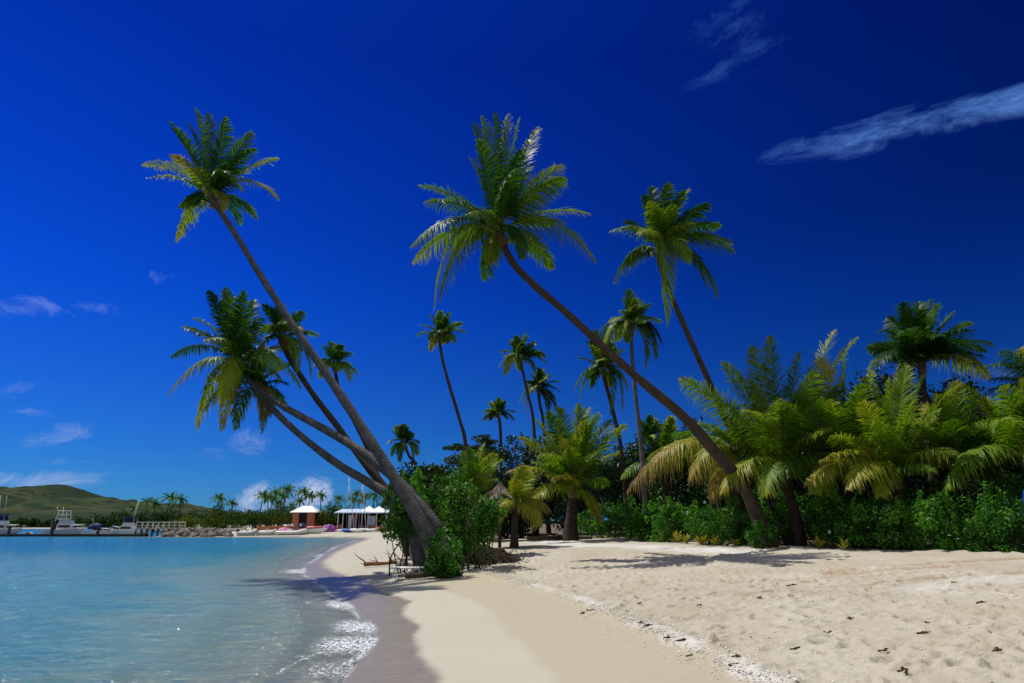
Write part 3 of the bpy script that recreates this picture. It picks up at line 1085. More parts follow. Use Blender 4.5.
# --- leaning group over the water's edge
GA = 'palms leaning out over the water from one clump'
palm('coconut_palm', 'tallest leaning coconut palm, grey trunk crossing over the others, windswept small crown at far left', [(446, 572, 28.2), (424, 530, 28.2), (404, 494, 28.4), (375, 448, 28.8), (335, 387, 29.3), (298, 333, 29.8), (262, 278, 30.4), (235, 234, 30.8), (212, 199, 31)],
     [(195, 108), (208, 113), (225, 117), (252, 132), (256, 149), (278, 159, None, .45), (278, 200, None, .5), (142, 165, None, .5), (147, 178, None, .5), (176, 241, None, .42), (171, 128), (186, 121), (170, 155, -.5, .55), (222, 212, -.3, .7), (236, 160, .2), (240, 190, -.5)],
     4.6, .36, .15, 'trunk', 101, GA, filler=5, leafL=.80, leafn=64, tone=.10, bulge=1.45, wind=(.3, 0, .12), nuts=3, texp=3.0, dead=0)
palm('coconut_palm', 'leaning palm with the bushiest crown low over the water, upper of its two crossing trunks', [(454, 566, 28.9), (438, 530, 29.2), (416, 500, 29.6), (391, 475, 30), (360, 451, 30.5), (331, 433, 31), (300, 416, 31.5), (276, 402, 31.9), (253, 384, 32.2), (240, 366, 32.4)],
     [(208, 291), (225, 290), (243, 291), (254, 300), (183, 327), (171, 357), (169, 394, None, .42), (197, 428, None, .55), (222, 430, None, .5), (261, 432), (300, 388), (303, 350, None, .48), (263, 318), (194, 318), (205, 340, -.7, .45), (245, 330, -.7), (280, 370, -.6), (222, 400, -.6, .5)],
     4.6, .28, .14, 'trunk', 102, GA, filler=5, leafL=.92, leafn=66, tone=.2, droop=.8, bulge=1.1, nuts=5, texp=1.5)
palm('coconut_palm', 'leaning palm with the lowest sagging trunk, small crown tucked under the bushy one', [(424, 546, 30.4), (410, 520, 30.3), (393, 499, 30.6), (366, 481, 31.0), (342, 467, 31.4), (317, 449, 31.8), (292, 428, 32.2), (272, 408, 32.5), (258, 388, 32.8)],
     [(205, 410, .3, .45), (236, 428, .3), (285, 410, .4), (225, 350, .5), (262, 345, .5), (290, 365, .5), (215, 380, .6)],
     2.9, .30, .15, 'trunk', 103, GA, filler=4, leafL=.85, tone=.24, bulge=1.1, dead=2)
palm('coconut_palm', 'leaning palm with dark slim trunk, its crown half hidden right behind the bushy crown', [(428, 546, 31.6), (408, 518, 31.5), (387, 491, 31.8), (368, 467, 32.1), (352, 446, 32.5), (334, 422, 32.9), (317, 400, 33.2), (302, 378, 33.5), (288, 356, 33.7), (282, 340, 33.8)],
     [(303, 312), (318, 336), (271, 312), (310, 379), (300, 330, -.6), (262, 330), (296, 372, -.5, .4), (285, 305), (258, 355)],
     2.7, .30, .13, 'trunk_brown', 104, GA, filler=6, leafL=.75, tone=.22, bulge=1.1)
palm('coconut_palm', 'slim palm seen between the leaning trunks, small rounded crown left of the tall trunk', [(410, 549, 42), (398, 522, 42), (387, 500, 42), (379, 478, 42), (366, 446, 42), (351, 416, 42), (340, 393, 42), (334, 366, 42)],
     [(340, 345), (322, 347), (352, 354), (357, 375), (315, 366), (330, 342), (349, 381, None, .4), (320, 378)],
     2.1, .2, .10, 'trunk_dark', 105, GA, filler=5, leafL=.7, leafn=52, tone=.22, leafw=.06, heart_r=.2, droop=.4, dead=0)

# --- the three big ones over the beach
GB = 'tall coconut palms on the beach'
base_c = ground_at(771, 548)
Yb = base_c[1]
palm('coconut_palm', 'large central palm, brown trunk arching far left from the beach, crown with white tipped frond', [(772, 549, Yb), (757, 515, Yb), (741, 483, Yb - .3), (716, 453, Yb - .6), (684, 417, Yb - 1), (645, 384, Yb - 1.4), (610, 353, Yb - 1.7), (570, 316, Yb - 2), (532, 283, Yb - 2.2), (511, 260, Yb - 2.3), (500, 234, Yb - 2.3)],
     [(494, 112), (508, 114), (520, 118, .3), (538, 127), (472, 123), (482, 116, .3), (565, 178), (589, 214, None, .5), (595, 262), (552, 268, .45), (521, 258, -.3), (487, 262, .3, .4), (434, 308, None, .45), (413, 262, None, .42), (411, 247), (419, 186), (424, 202), (479, 212, -.2, .5), (562, 165, .3), (468, 157), (440, 300, .2), (455, 245, .5), (550, 225, .5), (478, 140, -.3), (520, 150, -.5)],
     6.0, .37, .175, 'trunk_brown', 111, GB, filler=5, leafL=1.22, leafn=92, tone=.20, droop=.75, wind=(.26, 0, .02), nuts=2, leafw=.06, heart_r=.32, dead=0, texp=1.8)
palm('coconut_palm', 'tall palm right of the central one with dark trunk and yellow coconuts under its crown', [(792, 541, Yb + 4), (772, 502, Yb + 4), (752, 468, Yb + 4), (729, 426, Yb + 4), (712, 388, Yb + 4), (695, 350, Yb + 4), (680, 316, Yb + 4), (668, 288, Yb + 4), (660, 262, Yb + 4), (659, 250, Yb + 4)],
     [(667, 183), (651, 186), (643, 195), (689, 190), (709, 204), (720, 226), (734, 252), (717, 296), (667, 323, -.35, .4), (614, 282), (610, 231), (623, 222, .4), (693, 223, -.5, .45), (640, 232, -.6, .45), (732, 244, .3), (705, 285, -.3), (672, 205, -.4), (688, 262, -.6)],
     5.0, .30, .16, 'trunk_brown', 112, GB, filler=5, leafL=1.14, leafn=80, droop=.75, wind=(.26, 0, .02), dead=0, tone=.2, nuts=4, heart_r=.3, leafw=.075)
palm('coconut_palm', 'big dark palm crown rising behind the right hand thicket, stiff fanned fronds', [(935, 520, 44), (930, 450, 44), (924, 400, 44), (922, 366, 44)],
     [(903, 303), (919, 302), (940, 304), (972, 324), (993, 344), (990, 378, None, .5), (880, 330), (868, 348), (966, 361, -.5, .4), (888, 318), (955, 312), (985, 352), (905, 330, -.7), (940, 335, -.7), (870, 372), (930, 300)],
     5.4, .3, .2, 'trunk_dark', 113, GB, filler=10, leafL=1.4, leafn=80, tone=.10, dead=1, wind=(.05, 0, 0), leafw=.08, heart_r=.36)

# --- young palms in the thicket
GY = 'young bushy palms along the back of the beach'
YB = dict(group=GY, leafL=1.35, leafn=84, nuts=0, dead=0, bulge=1.2, leafw=.06, droop=.75, yellow=.2)
palm('young_palm', 'bushy young palm with thick dark stub trunk in the middle of the thicket', [(571, 538, 54), (571, 525, 54), (573, 505, 54), (574, 494, 54)],
     [(578, 404), (558, 407), (599, 413), (519, 438, None, .5), (535, 420), (622, 452), (548, 412), (590, 408), (560, 436, -.6, .52), (556, 478, -.6, .6), (598, 522, -.3, .5), (606, 485), (508, 472), (532, 500, -.5, .5), (626, 425), (612, 420), (540, 455, -.7, .4), (600, 450, -.6)],
     7.2, .62, .42, 'trunk_dark', 121, filler=6, tone=.36, **{**YB, 'leafL': 1.7, 'leafw': .085})
palm('young_palm', 'young palm with yellow drooping fronds half hiding the thatched shade', [(514, 537, 44.5), (515, 520, 44.5), (516, 506, 44.5)],
     [(500, 522, -.1, .62), (498, 506, -.3, .58), (508, 492, -.3, .5), (530, 474), (545, 490, -.2, .55), (548, 510, -.3, .58), (516, 480, -.6, .58), (538, 525, -.5, .62), (525, 486, .5, .5)],
     3.2, .28, .2, 'trunk_dark', 122, filler=3, tone=.5, **{**YB, 'leafL': 1.1})
palm('young_palm', 'young palm fanning up directly behind the leafy bush of the leaning clump', [(470, 541, 38), (471, 520, 38), (472, 500, 38)],
     [(452, 474), (459, 455), (468, 448), (480, 450), (494, 454), (502, 460, None, .45), (447, 488), (470, 462, -.6), (490, 466, -.6, .42), (496, 480), (462, 490, -.6)],
     3.6, .3, .22, 'trunk_dark', 123, filler=2, tone=.34, **{**YB, 'leafL': .95})
b11 = ground_at(801, 546)
palm('young_palm', 'largest young palm beside the foot of the central palm, long fronds arching right', [(801, 546, b11[1]), (797, 522, b11[1]), (790, 496, b11[1]), (784, 472, b11[1])],
     [(858, 338, None, .48), (836, 330, None, .42), (770, 336), (752, 346), (722, 362), (680, 378), (700, 392), (735, 372), (800, 352), (815, 372, -.5, .45), (842, 385, None, .42), (705, 430, None, .4), (745, 410, -.7), (778, 400, -.7, .42), (828, 430, -.6, .45), (722, 492, -.4, .5), (845, 462, -.4, .45), (715, 460, .3), (765, 495, -.5, .32), (832, 492, -.4, .34)],
     6.4, .32, .24, 'trunk_dark', 124, filler=8, tone=.42, **{**YB, 'leafL': 1.5, 'leafn': 96, 'yellow': .12})
b11b = b11[1] + 2.5
palm('young_palm', 'palm whose golden drooping frond hangs like a curtain behind the central trunk', [(742, 546, b11b), (740, 510, b11b), (737, 470, b11b), (736, 456, b11b)],
     [(627, 492, -.25, .62), (640, 478, -.1, .5), (650, 455, .2, .4), (672, 434, None, .36), (700, 423), (690, 478, -.5, .6), (712, 498, -.4, .58), (768, 480, -.3, .5), (765, 420), (735, 410), (780, 450)],
     5.2, .3, .24, 'trunk_dark', 125, filler=4, tone=.36, **{**YB, 'droop': 1.15})
b12 = 33.5
palm('young_palm', 'young palm behind the hedge with one yellow frond arching right and dry grey fronds left', [(905, 548, b12), (902, 520, b12), (899, 492, b12), (897, 480, b12)],
     [(890, 378), (906, 366), (956, 388), (925, 376), (862, 402, None, .48), (830, 437, -.3, .55), (806, 484, -.3, .58), (822, 460, -.4, .55), (960, 455, -.4, .62), (962, 420), (872, 385), (940, 410, -.6, .45), (876, 420, -.7, .42), (930, 470, -.6), (848, 488, -.5, .5), (950, 400, .4), (915, 400, -.7), (880, 495, -.4, .34)],
     5.3, .22, .18, 'trunk_dark', 126, filler=3, tone=.38, **{**YB, 'leafL': 1.3, 'yellow': .12})
b13 = 31.5
palm('young_palm', 'palm at the right frame edge with one big frond bowing low over the hedge', [(1034, 556, b13), (1032, 520, b13), (1030, 488, b13), (1028, 462, b13)],
     [(946, 489, -.3, .40), (980, 408), (1003, 386), (966, 388), (1024, 380), (1050, 390), (1075, 420), (1090, 470), (1000, 420, -.6, .4), (985, 440, .4, .42), (958, 430, .4), (1012, 404, .3, .48), (1060, 500, -.3)],
     5.0, .24, .2, 'trunk_dark', 127, filler=9, tone=.34, **YB)
palm('young_palm', 'palm crown cut by the right frame edge above the thicket, fronds reaching left', [(1060, 540, 40), (1056, 460, 40), (1050, 395, 40)],
     [(985, 366), (984, 394), (1000, 352), (1030, 345), (1080, 350), (1110, 380), (1010, 410), (1100, 420), (990, 380, .3)],
     4.8, .3, .22, 'trunk_dark', 128, filler=5, tone=.2, **YB)
palm('young_palm', 'shaded young palm between the thin pale trunk and the golden curtain frond', [(668, 540, 52), (667, 500, 52), (665, 470, 52)],
     [(640, 430), (655, 420), (672, 418), (690, 432), (700, 450), (628, 450), (622, 478), (706, 478), (650, 460, -.6), (680, 462, -.6)],
     5.0, .3, .22, 'trunk_dark', 129, filler=6, tone=.24, **{**YB, 'leafL': 1.2, 'leafw': .1})
palm('young_palm', 'young palm filling the gap right of the largest young palm', [(850, 545, 35.5), (848, 500, 35.5), (846, 472, 35.5)],
     [(822, 358), (846, 352), (872, 372), (893, 398), (785, 405), (768, 440), (775, 478, -.3), (905, 430), (918, 468, -.3), (862, 385, -.5), (830, 400, -.6), (808, 376, .3), (880, 410, .4), (812, 492, -.4, .5)],
     5.4, .26, .2, 'trunk_dark', 130, filler=4, tone=.32, **{**YB, 'leafL': 1.35})
palm('young_palm', 'young palm with upright pale fronds left of the frame edge palm', [(962, 548, 34), (962, 510, 34), (962, 480, 34)],
     [(935, 395), (955, 382), (978, 392), (996, 415), (915, 425), (905, 462, -.3), (1010, 450), (1012, 482, -.3), (950, 420, -.6), (985, 430, -.5), (925, 405, .4)],
     4.6, .24, .2, 'trunk_dark', 131, filler=4, tone=.30, **{**YB, 'leafL': 1.3})

# --- thin tall palms further back
GC = 'tall thin palms standing further back'
FC = dict(group=GC, leafn=44, leafw=.10, filler=10, heart_r=.24, dead=0, mesh_fronds=True, bulge=1.2)
palm('coconut_palm', 'lone thin palm against the sky left of centre, curved dark trunk and small crown', [(470, 500, 62), (466, 450, 62), (459, 418, 62), (450, 388, 62), (443, 362, 62), (440, 344, 62), (440, 336, 62)],
     [(440, 311), (430, 315), (450, 313), (462, 324), (467, 333), (416, 336), (420, 325), (430, 350, None, .5), (455, 342), (446, 318, -.5)], 2.7, .26, .14, 'trunk_brown', 141, leafL=.85, tone=.24, **FC)
palm('coconut_palm', 'palm with the higher crown of the close pair left of the central trunk', [(536, 470, 66), (534, 430, 66), (528, 395, 66), (522, 368, 66), (520, 358, 66)],
     [(515, 336), (526, 332), (536, 343), (545, 356), (548, 365), (500, 352), (499, 366, None, .5), (510, 340), (505, 374, None, .6), (535, 373), (524, 345, -.6)], 2.8, .26, .14, 'trunk_brown', 142, leafL=.9, tone=.24, **FC)
palm('coconut_palm', 'darker lower crown of the close pair, its trunk just right of the other', [(548, 470, 72), (544, 430, 72), (540, 405, 72), (538, 390, 72)],
     [(540, 370), (550, 374), (560, 392), (555, 410), (520, 402), (522, 388), (530, 373), (548, 412), (526, 412), (562, 382)], 3.0, .26, .15, 'trunk_dark', 143, leafL=.9, tone=.16, **FC)
palm('coconut_palm', 'short thin palm with a small flat crown above the tiered tree', [(502, 480, 70), (501, 450, 70), (500, 425, 70), (498, 415, 70)],
     [(498, 398), (490, 402), (506, 401), (515, 412), (482, 412), (483, 420), (514, 420), (503, 404, -.5)], 2.1, .24, .15, 'trunk_brown', 144, leafL=.7, tone=.26, **FC)
palm('coconut_palm', 'small dark palm leaning out from behind the round tree near the water', [(425, 492, 58), (416, 470, 58), (409, 456, 58), (404, 444, 58)],
     [(402, 427), (393, 431), (412, 433), (419, 444), (388, 444), (392, 456), (417, 455), (412, 463), (400, 462)], 2.1, .2, .12, 'trunk_dark', 145, leafL=.75, tone=.16, droop=.3, **{**FC, 'filler': 4, 'leafw': .065, 'leafn': 56})
palm('coconut_palm', 'palm with thin pale grey trunk and large crown between central and right palms', [(646, 520, 50), (643, 468, 50), (639, 425, 50), (635, 390, 50), (632, 350, 50), (631, 326, 50)],
     [(628, 290), (640, 300), (652, 304), (660, 322), (662, 345), (645, 368), (610, 322), (600, 330), (604, 345), (622, 300), (655, 360), (635, 305, -.6, .42), (620, 340, -.6, .42)], 3.4, .24, .14, 'trunk', 146, leafL=.95, tone=.26, **{**FC, 'leafn': 56, 'leafw': .085})
palm('coconut_palm', 'palm with drooping dark skirt of fronds just left of the thin pale trunk', [(628, 500, 56), (622, 455, 56), (614, 415, 56), (606, 385, 56), (603, 372, 56)],
     [(595, 330), (608, 326), (585, 340), (578, 358), (575, 390), (580, 400), (610, 414), (622, 412), (628, 390), (625, 350), (590, 345, -.5, .45), (618, 335), (600, 360, -.7, .45)], 3.6, .26, .15, 'trunk_brown', 147, leafL=.95, tone=.24, **{**FC, 'leafn': 56, 'leafw': .085})
palm('coconut_palm', 'small palm crown showing over the thicket right of the thin pale trunk', [(652, 500, 74), (651, 460, 74), (650, 440, 74)],
     [(650, 415), (640, 420), (662, 424), (668, 440), (632, 436), (634, 450), (664, 452), (655, 418, .5)], 3.0, .24, .15, 'trunk_dark', 148, leafL=.9, tone=.22, **FC)


# ------------------------------------------------------------------ broadleaf trees and shrubs
def broad_tree(label, px, top, bot, wpx, Y, seed, n=2600, size=.30, tint=.4, matk='tree', group=None, foot_py=None, name='broadleaf_tree', cat='tree', tiers=None):
    rng = np.random.default_rng(seed)
    a, b = at(px, top, Y), at(px, bot, Y)
    gz = H(a[0], Y)
    root = thing(name, label, cat, (a[0], Y, gz), group)
    wx = wpx * pxm(Y) / 2
    cz, hz = (a[2] + b[2]) / 2, abs(a[2] - b[2]) / 2
    mb = MB()
    cen = []
    if tiers:
        for (tx, ty, tw, th) in tiers:
            c = at(tx, ty, Y + rng.uniform(-.6, .6))
            leaves(mb, c, (tw * pxm(Y) / 2 * 1.2, tw * pxm(Y) / 2, th * pxm(Y) / 2 * 1.3), int(n * tw / 90), size, rng, tint, lobes=8)
            cen.append(c)
    else:
        cs = leaves(mb, (a[0], Y, cz), (wx * 1.15, max(wx, 1.4) * .9, hz * 1.05), n, size, rng, tint, lobes=16)
        if px > 415 and size < .5:
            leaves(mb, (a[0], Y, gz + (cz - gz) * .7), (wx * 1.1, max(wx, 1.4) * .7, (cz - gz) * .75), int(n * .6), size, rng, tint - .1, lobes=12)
        cen = list(cs[:7])
    tb = MB()
    foot = np.array([a[0], Y, gz - .2])
    fork = np.array([a[0] + rng.normal(0, .2), Y, gz + (cz - gz) * .45])
    r = max(.10, .02 * (cz - gz) + .05)
    tb.tube(limb(rng, foot, fork, 5, .03), np.linspace(r * 1.3, r, 10), 8)
    for c in cen:
        l = limb(rng, fork, np.asarray(c, float), 6, .06)
        tb.tube(l, np.linspace(r * .6, r * .12, len(l)), 5)
    tb.build('trunk', M['bark'], root)
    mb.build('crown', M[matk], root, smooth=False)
    return root


GT = 'broadleaf trees in the thicket behind the beach'
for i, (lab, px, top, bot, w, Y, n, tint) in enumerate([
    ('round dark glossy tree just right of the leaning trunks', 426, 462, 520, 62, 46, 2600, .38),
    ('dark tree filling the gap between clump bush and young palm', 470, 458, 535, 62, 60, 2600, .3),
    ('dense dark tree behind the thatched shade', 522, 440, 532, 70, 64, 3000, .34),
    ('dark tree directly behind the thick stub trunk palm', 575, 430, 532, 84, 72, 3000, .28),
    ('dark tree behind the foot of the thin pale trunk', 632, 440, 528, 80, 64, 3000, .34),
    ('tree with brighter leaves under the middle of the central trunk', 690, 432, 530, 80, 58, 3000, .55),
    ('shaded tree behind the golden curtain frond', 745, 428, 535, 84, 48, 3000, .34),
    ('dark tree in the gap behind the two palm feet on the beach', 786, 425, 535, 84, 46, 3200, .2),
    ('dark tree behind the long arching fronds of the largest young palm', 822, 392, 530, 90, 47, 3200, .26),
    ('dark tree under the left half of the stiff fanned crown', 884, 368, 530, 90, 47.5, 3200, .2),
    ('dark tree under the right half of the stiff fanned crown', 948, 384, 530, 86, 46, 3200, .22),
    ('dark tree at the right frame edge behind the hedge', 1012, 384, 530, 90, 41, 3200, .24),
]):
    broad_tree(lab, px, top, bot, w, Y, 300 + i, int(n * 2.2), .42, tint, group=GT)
broad_tree('flat tiered almond tree with separate leaf pads against the sky', 478, 440, 520, 60, 68, 320, 2400, .30, .3, group=GT,
           tiers=[(482, 441, 28, 9), (474, 449, 40, 7), (455, 447, 22, 6), (492, 456, 46, 10), (466, 462, 46, 12), (486, 472, 60, 18), (478, 490, 70, 24)])


def shrub(label, C, Rr, seed, n=1500, size=.16, tint=.45, group=None, name='leafy_shrub', stems=6, flowers=0, skirt=True):
    rng = np.random.default_rng(seed)
    C = np.asarray(C, float)
    gz = H(C[0], C[1])
    root = thing(name, label, 'shrub', (C[0], C[1], gz), group)
    mb = MB()
    cs = leaves(mb, C, Rr, n, size, rng, tint, lobes=20, ragged=1.0)
    # loose shoots sticking out of the mass
    for i in range(9):
        d = nrm(rng.normal(0, 1, 3) + UP * .7)
        p = C + d * np.asarray(Rr) * .9
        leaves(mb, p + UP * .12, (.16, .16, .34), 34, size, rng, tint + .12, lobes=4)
    # a skirt of low leaves so that the shrub meets the sand raggedly
    if skirt:
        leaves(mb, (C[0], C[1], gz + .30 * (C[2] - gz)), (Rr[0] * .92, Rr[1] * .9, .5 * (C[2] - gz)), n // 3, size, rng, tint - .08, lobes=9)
    tb = MB()
    for i in range(stems):
        c = cs[i % len(cs)]
        f = np.array([C[0] + rng.normal(0, Rr[0] * .25), C[1] + rng.normal(0, .2), gz - .05])
        l = limb(rng, f, c, 5, .06)
        tb.tube(l, np.linspace(.035, .012, len(l)), 5)
    tb.build('stems', M['bark'], root)
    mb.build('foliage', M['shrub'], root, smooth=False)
    if flowers:
        fb = MB()
        for i in range(flowers):
            d = nrm(rng.normal(0, 1, 3) + np.array([0, -1.0, .3]))
            p = C + d * np.asarray(Rr) * .95
            for k in range(5):
                a = k * 2 * math.pi / 5
                q = p + np.array([math.cos(a) * .05, -.02, math.sin(a) * .05])
                fb.ball(q, (.04, .012, .04), 5, 4)
        fb.build('blossoms', M['white'], root)
    return root


GH = 'shrubs of the hedge along the back of the beach'
hedge = [
    (608, 52, 500, 538, .50, 'bright green leafy shrub at the left end of the hedge'),
    (640, 46, 497, 541, .42, 'hedge shrub at the foot of the thin pale palm trunk'),
    (672, 48, 500, 543, .44, 'hedge shrub below the tip of the golden curtain frond'),
    (704, 46, 502, 545, .40, 'hedge shrub with pale flowers under the golden curtain frond'),
    (735, 40, 500, 546.5, .40, 'shaded hedge shrub just left of the central palm foot'),
    (836, 46, 500, 548.5, .44, 'hedge shrub just right of the largest young palm, white blossoms at its foot'),
    (866, 44, 503, 550, .46, 'hedge shrub under the dry grey fronds'),
    (899, 48, 500, 551, .56, 'brightest yellow green hedge shrub on the right side'),
    (940, 50, 493, 552, .46, 'hedge shrub under the low bowing frond'),
    (978, 50, 490, 553, .40, 'tallest hedge shrub, left of the blue tarp'),
    (1018, 50, 500, 554, .38, 'hedge shrub below the blue tarp at the right frame edge'),
    (1066, 56, 494, 555, .40, 'hedge shrub outside the right frame edge'),
]
for i, (px, w, top, bot, ti, lab) in enumerate(hedge):
    g = ground_at(px, bot)
    Y = g[1] + 1.0
    a = at(px, top, Y)
    hz = (a[2] - g[2]) / 2
    shrub(lab, (a[0], Y, g[2] + hz * 1.02), (w * pxm(Y) / 2 * 1.25, 1.1, hz * 1.05), 400 + i, 2300, .17 if Y < 45 else .24, ti, GH, flowers=6 if i in (3, 5) else 0)
GH2 = 'taller shaded shrubs behind the hedge'
for i, (px, w, top, Y, lab) in enumerate([
    (590, 60, 492, 70, 'shaded shrub behind the left end of the hedge'), (655, 60, 488, 62, 'shaded shrub behind the pale trunk'),
    (715, 60, 486, 52, 'shaded shrub behind the golden curtain frond'), (770, 60, 490, 42, 'shaded shrub behind the foot of the central palm'),
    (830, 60, 486, 38, 'shaded shrub right of the largest young palm stem'), (885, 64, 484, 35, 'shaded shrub behind the bright right hedge'),
    (945, 64, 478, 34, 'shaded shrub under the right thicket palm fronds'), (1005, 64, 476, 33, 'shaded shrub behind the blue tarp')]):
    a = at(px, top, Y)
    gz = H(a[0], Y)
    hz = (a[2] - gz) / 2
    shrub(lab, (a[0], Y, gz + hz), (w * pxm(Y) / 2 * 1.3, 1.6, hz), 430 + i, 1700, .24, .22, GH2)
# leaves climbing at the feet of the central pair
g = ground_at(760, 549)
shrub('small dark shrub with shiny leaves hugging the foot of the central palm', (g[0], g[1] - .2, g[2] + .55), (.75, .6, .6), 450, 700, .15, .3)
g = ground_at(790, 546)
shrub('dark creeper between the two palm feet on the beach', (g[0], g[1] + .4, g[2] + 1.1), (.9, .6, 1.15), 451, 900, .15, .22)

# --- bush of the leaning clump
GL = 'bushes at the foot of the leaning palms'
for i, (px, py, Y, wx, hz, ti, n, lab) in enumerate([
    (403, 513, 30.2, 38, 60, .52, 3600, 'bright green bush left of the leaning trunks'),
    (443, 556, 27.3, 30, 32, .34, 1400, 'low leafy bush in front of the tall leaning trunk'),
    (468, 513, 29.6, 62, 74, .30, 3000, 'big dark bush on the right of the leaning trunks'),
    (428, 500, 31.6, 44, 46, .45, 1500, 'bush behind the two crossing trunk feet'),
    (486, 524, 30.4, 30, 30, .28, 900, 'dark low bush above the root mound'),
]):
    c = at(px, py, Y)
    shrub(lab, c, (wx * pxm(Y) / 2 * 1.15, .9, hz * pxm(Y) / 2 * 1.15), 460 + i, n, .18, ti, GL, skirt=(i == 1))

# ------------------------------------------------------------------ root mound, driftwood, lounger
def root_mound():
    rng = np.random.default_rng(77)
    g = ground_at(468, 566)
    c = np.array([g[0] + .25, g[1] + .55, g[2]])
    root = thing('root_mound', 'dark mound of soil and tangled roots at the foot of the leaning palms', 'roots', c)
    mb = MB()
    nu, nv = 70, 30
    U, V = np.meshgrid(np.linspace(-1, 1, nu), np.linspace(-1, 1, nv))
    x = U * 2.75
    y = V * 1.15
    h = .95 * np.clip(1 - np.abs(U + .12) ** 1.6, 0, 1) * np.clip(1 - V ** 2, 0, 1) ** .8
    h = h * (1 + .25 * fbm(U * 5 + 3, V * 3, 4)) + .05 * fbm(U * 16, V * 9, 3) - .06
    gz = np.array([H(c[0] + a, c[1] + b) for a, b in zip(x.ravel(), y.ravel())]).reshape(x.shape)
    i = np.arange(nv - 1)[:, None] * nu + np.arange(nu - 1)[None, :]
    q = np.stack([i, i + 1, i + nu + 1, i + nu], -1).reshape(-1, 4)
    mb.add(np.c_[(x + c[0]).ravel(), (y + c[1]).ravel(), (gz + h).ravel()], q)
    mb.build('soil_heap', M['soil'], root)
    for k in range(34):
        a = rng.uniform(-1, .85) * 2.2
        p0 = np.array([c[0] + a * .7, c[1] - .3, c[2] + .75 * (1 - abs(a) / 3)])
        dx = rng.normal(0, .7)
        p2 = np.array([c[0] + a + dx, c[1] - 1.3 - rng.random() * .5, 0])
        p2[2] = H(p2[0], p2[1]) + .03
        p1 = (p0 + p2) / 2 + np.array([rng.normal(0, .2), -.2, .12])
        mb = MB()
        l = spline([p0, p1, p2], 10)
        l[1:-1] += rng.normal(0, .03, (8, 3))
        mb.tube(l, np.linspace(rng.uniform(.025, .06), .012, 10), 5)
        mb.build('root', M['root'], root)
    # small debris and leaf litter on the mound
    mb = MB()
    for k in range(1):
        leaves(mb, (c[0] + .2, c[1] - .25, c[2] + .35), (2.5, 1.1, .42), 900, .12, rng, .2, lobes=14)
    mb.build('leaf_litter', M['scrap'], root, smooth=False)


root_mound()


def twig_pile(name, label, px, py, n, spread, matk, seed, thick=.05, hgt=.35, cat='driftwood'):
    rng = np.random.default_rng(seed)
    g = ground_at(px, py)
    root = thing(name, label, cat, g)
    log = MB()
    a = np.array([g[0] - spread, g[1] + .1, g[2] + thick])
    b = np.array([g[0] + spread, g[1] - .1, g[2] + thick * 1.6])
    l = limb(rng, a, b, 6, .04)
    log.tube(l, np.linspace(thick * 1.6, thick * .7, len(l)), 7)
    log.build('log', M[matk], root)
    for i in range(n):
        mb = MB()
        t = rng.random()
        p = a + (b - a) * t
        d = np.array([rng.normal(0, .7), rng.normal(0, .5), abs(rng.normal(.5, .5)) * hgt / .35])
        e = p + d * spread * .6
        e[2] = max(e[2], H(e[0], e[1]) + .02)
        l = limb(rng, p, e, 5, .08)
        mb.tube(l, np.linspace(thick * .6, thick * .12, len(l)), 5)
        mb.build('branch', M[matk], root)
    return root


twig_pile('driftwood', 'reddish brown driftwood branch with upright twigs on the sand left of the clump', 384, 566, 9, 1.0, 'drift_red', 31, .07, .35)
twig_pile('driftwood', 'grey bleached driftwood tangle at the water side of the leaning palms', 418, 566, 12, 1.0, 'drift', 32, .07, .9)
twig_pile('driftwood', 'dark forked driftwood poking forward under the low leafy bush', 434, 578, 9, 1.1, 'bark', 33, .07, .25)
twig_pile('driftwood', 'thin grey dead branch in front of the root mound', 478, 567, 6, .8, 'drift', 34, .03, .2)

GLOG = 'dark logs lying at the back of the beach'
for i, (px, py, w, lab) in enumerate([(560, 540, 2.6, 'dark log lying left of the thick stub palm trunk'), (538, 536, 1.8, 'short dark log near the thatched shade')]):
    g = ground_at(px, py)
    rng = np.random.default_rng(60 + i)
    mb = MB()
    l = limb(rng, (g[0] - w, g[1], g[2] + .12), (g[0] + w, g[1] + .5, g[2] + .14), 6, .015)
    mb.tube(l, np.linspace(.17, .12, len(l)) * (1 + rng.normal(0, .05, len(l))), 9)
    tag(mb.build('fallen_log', M['bark'], loc=g), lab, 'log', GLOG)


def lounger():
    x = at(408, 560, 28.4)[0]
    c = np.array([x, 28.4, H(x, 28.4)])
    root = thing('sun_lounger', 'white plastic sun lounger pushed in under the leaning palms', 'sun lounger', c)
    w, l = .62, 1.25
    seat = MB()
    for i in range(9):
        seat.box(c + (-l / 2 + .07 + i * l / 9, 0, .40), (.105, w - .08, .022))
    seat.build('seat_slats', M['plastic'], root, smooth=False)
    fr = MB()
    for s in (-1, 1):
        fr.tube([c + (-l / 2, s * w / 2, .40), c + (l / 2, s * w / 2, .40)], .028, 8)
    fr.tube([c + (-l / 2, -w / 2, .40), c + (-l / 2, w / 2, .40)], .028, 8)
    fr.build('frame', M['plastic'], root)
    back = MB()
    for i in range(6):
        t = .08 + i * .11
        back.box(c + (l / 2 + t * .75, 0, .42 + t * .66), (.085, w - .06, .022))
    back.build('backrest', M['plastic'], root, smooth=False)
    for sx in (-1, 1):
        for s in (-1, 1):
            leg = MB()
            x = sx * l * .36
            leg.tube(spline([c + (x, s * w / 2, .40), c + (x + sx * .08, s * w / 2, .2), c + (x - sx * .02, s * w / 2, -.02)], 7), .024, 7)
            leg.build('leg', M['plastic'], root)
    br = MB()
    for s in (-1, 1):
        br.tube([c + (-l * .34, s * w / 2, .12), c + (l * .34, s * w / 2, .36)], .015, 6)
    br.build('brace', M['plastic'], root)


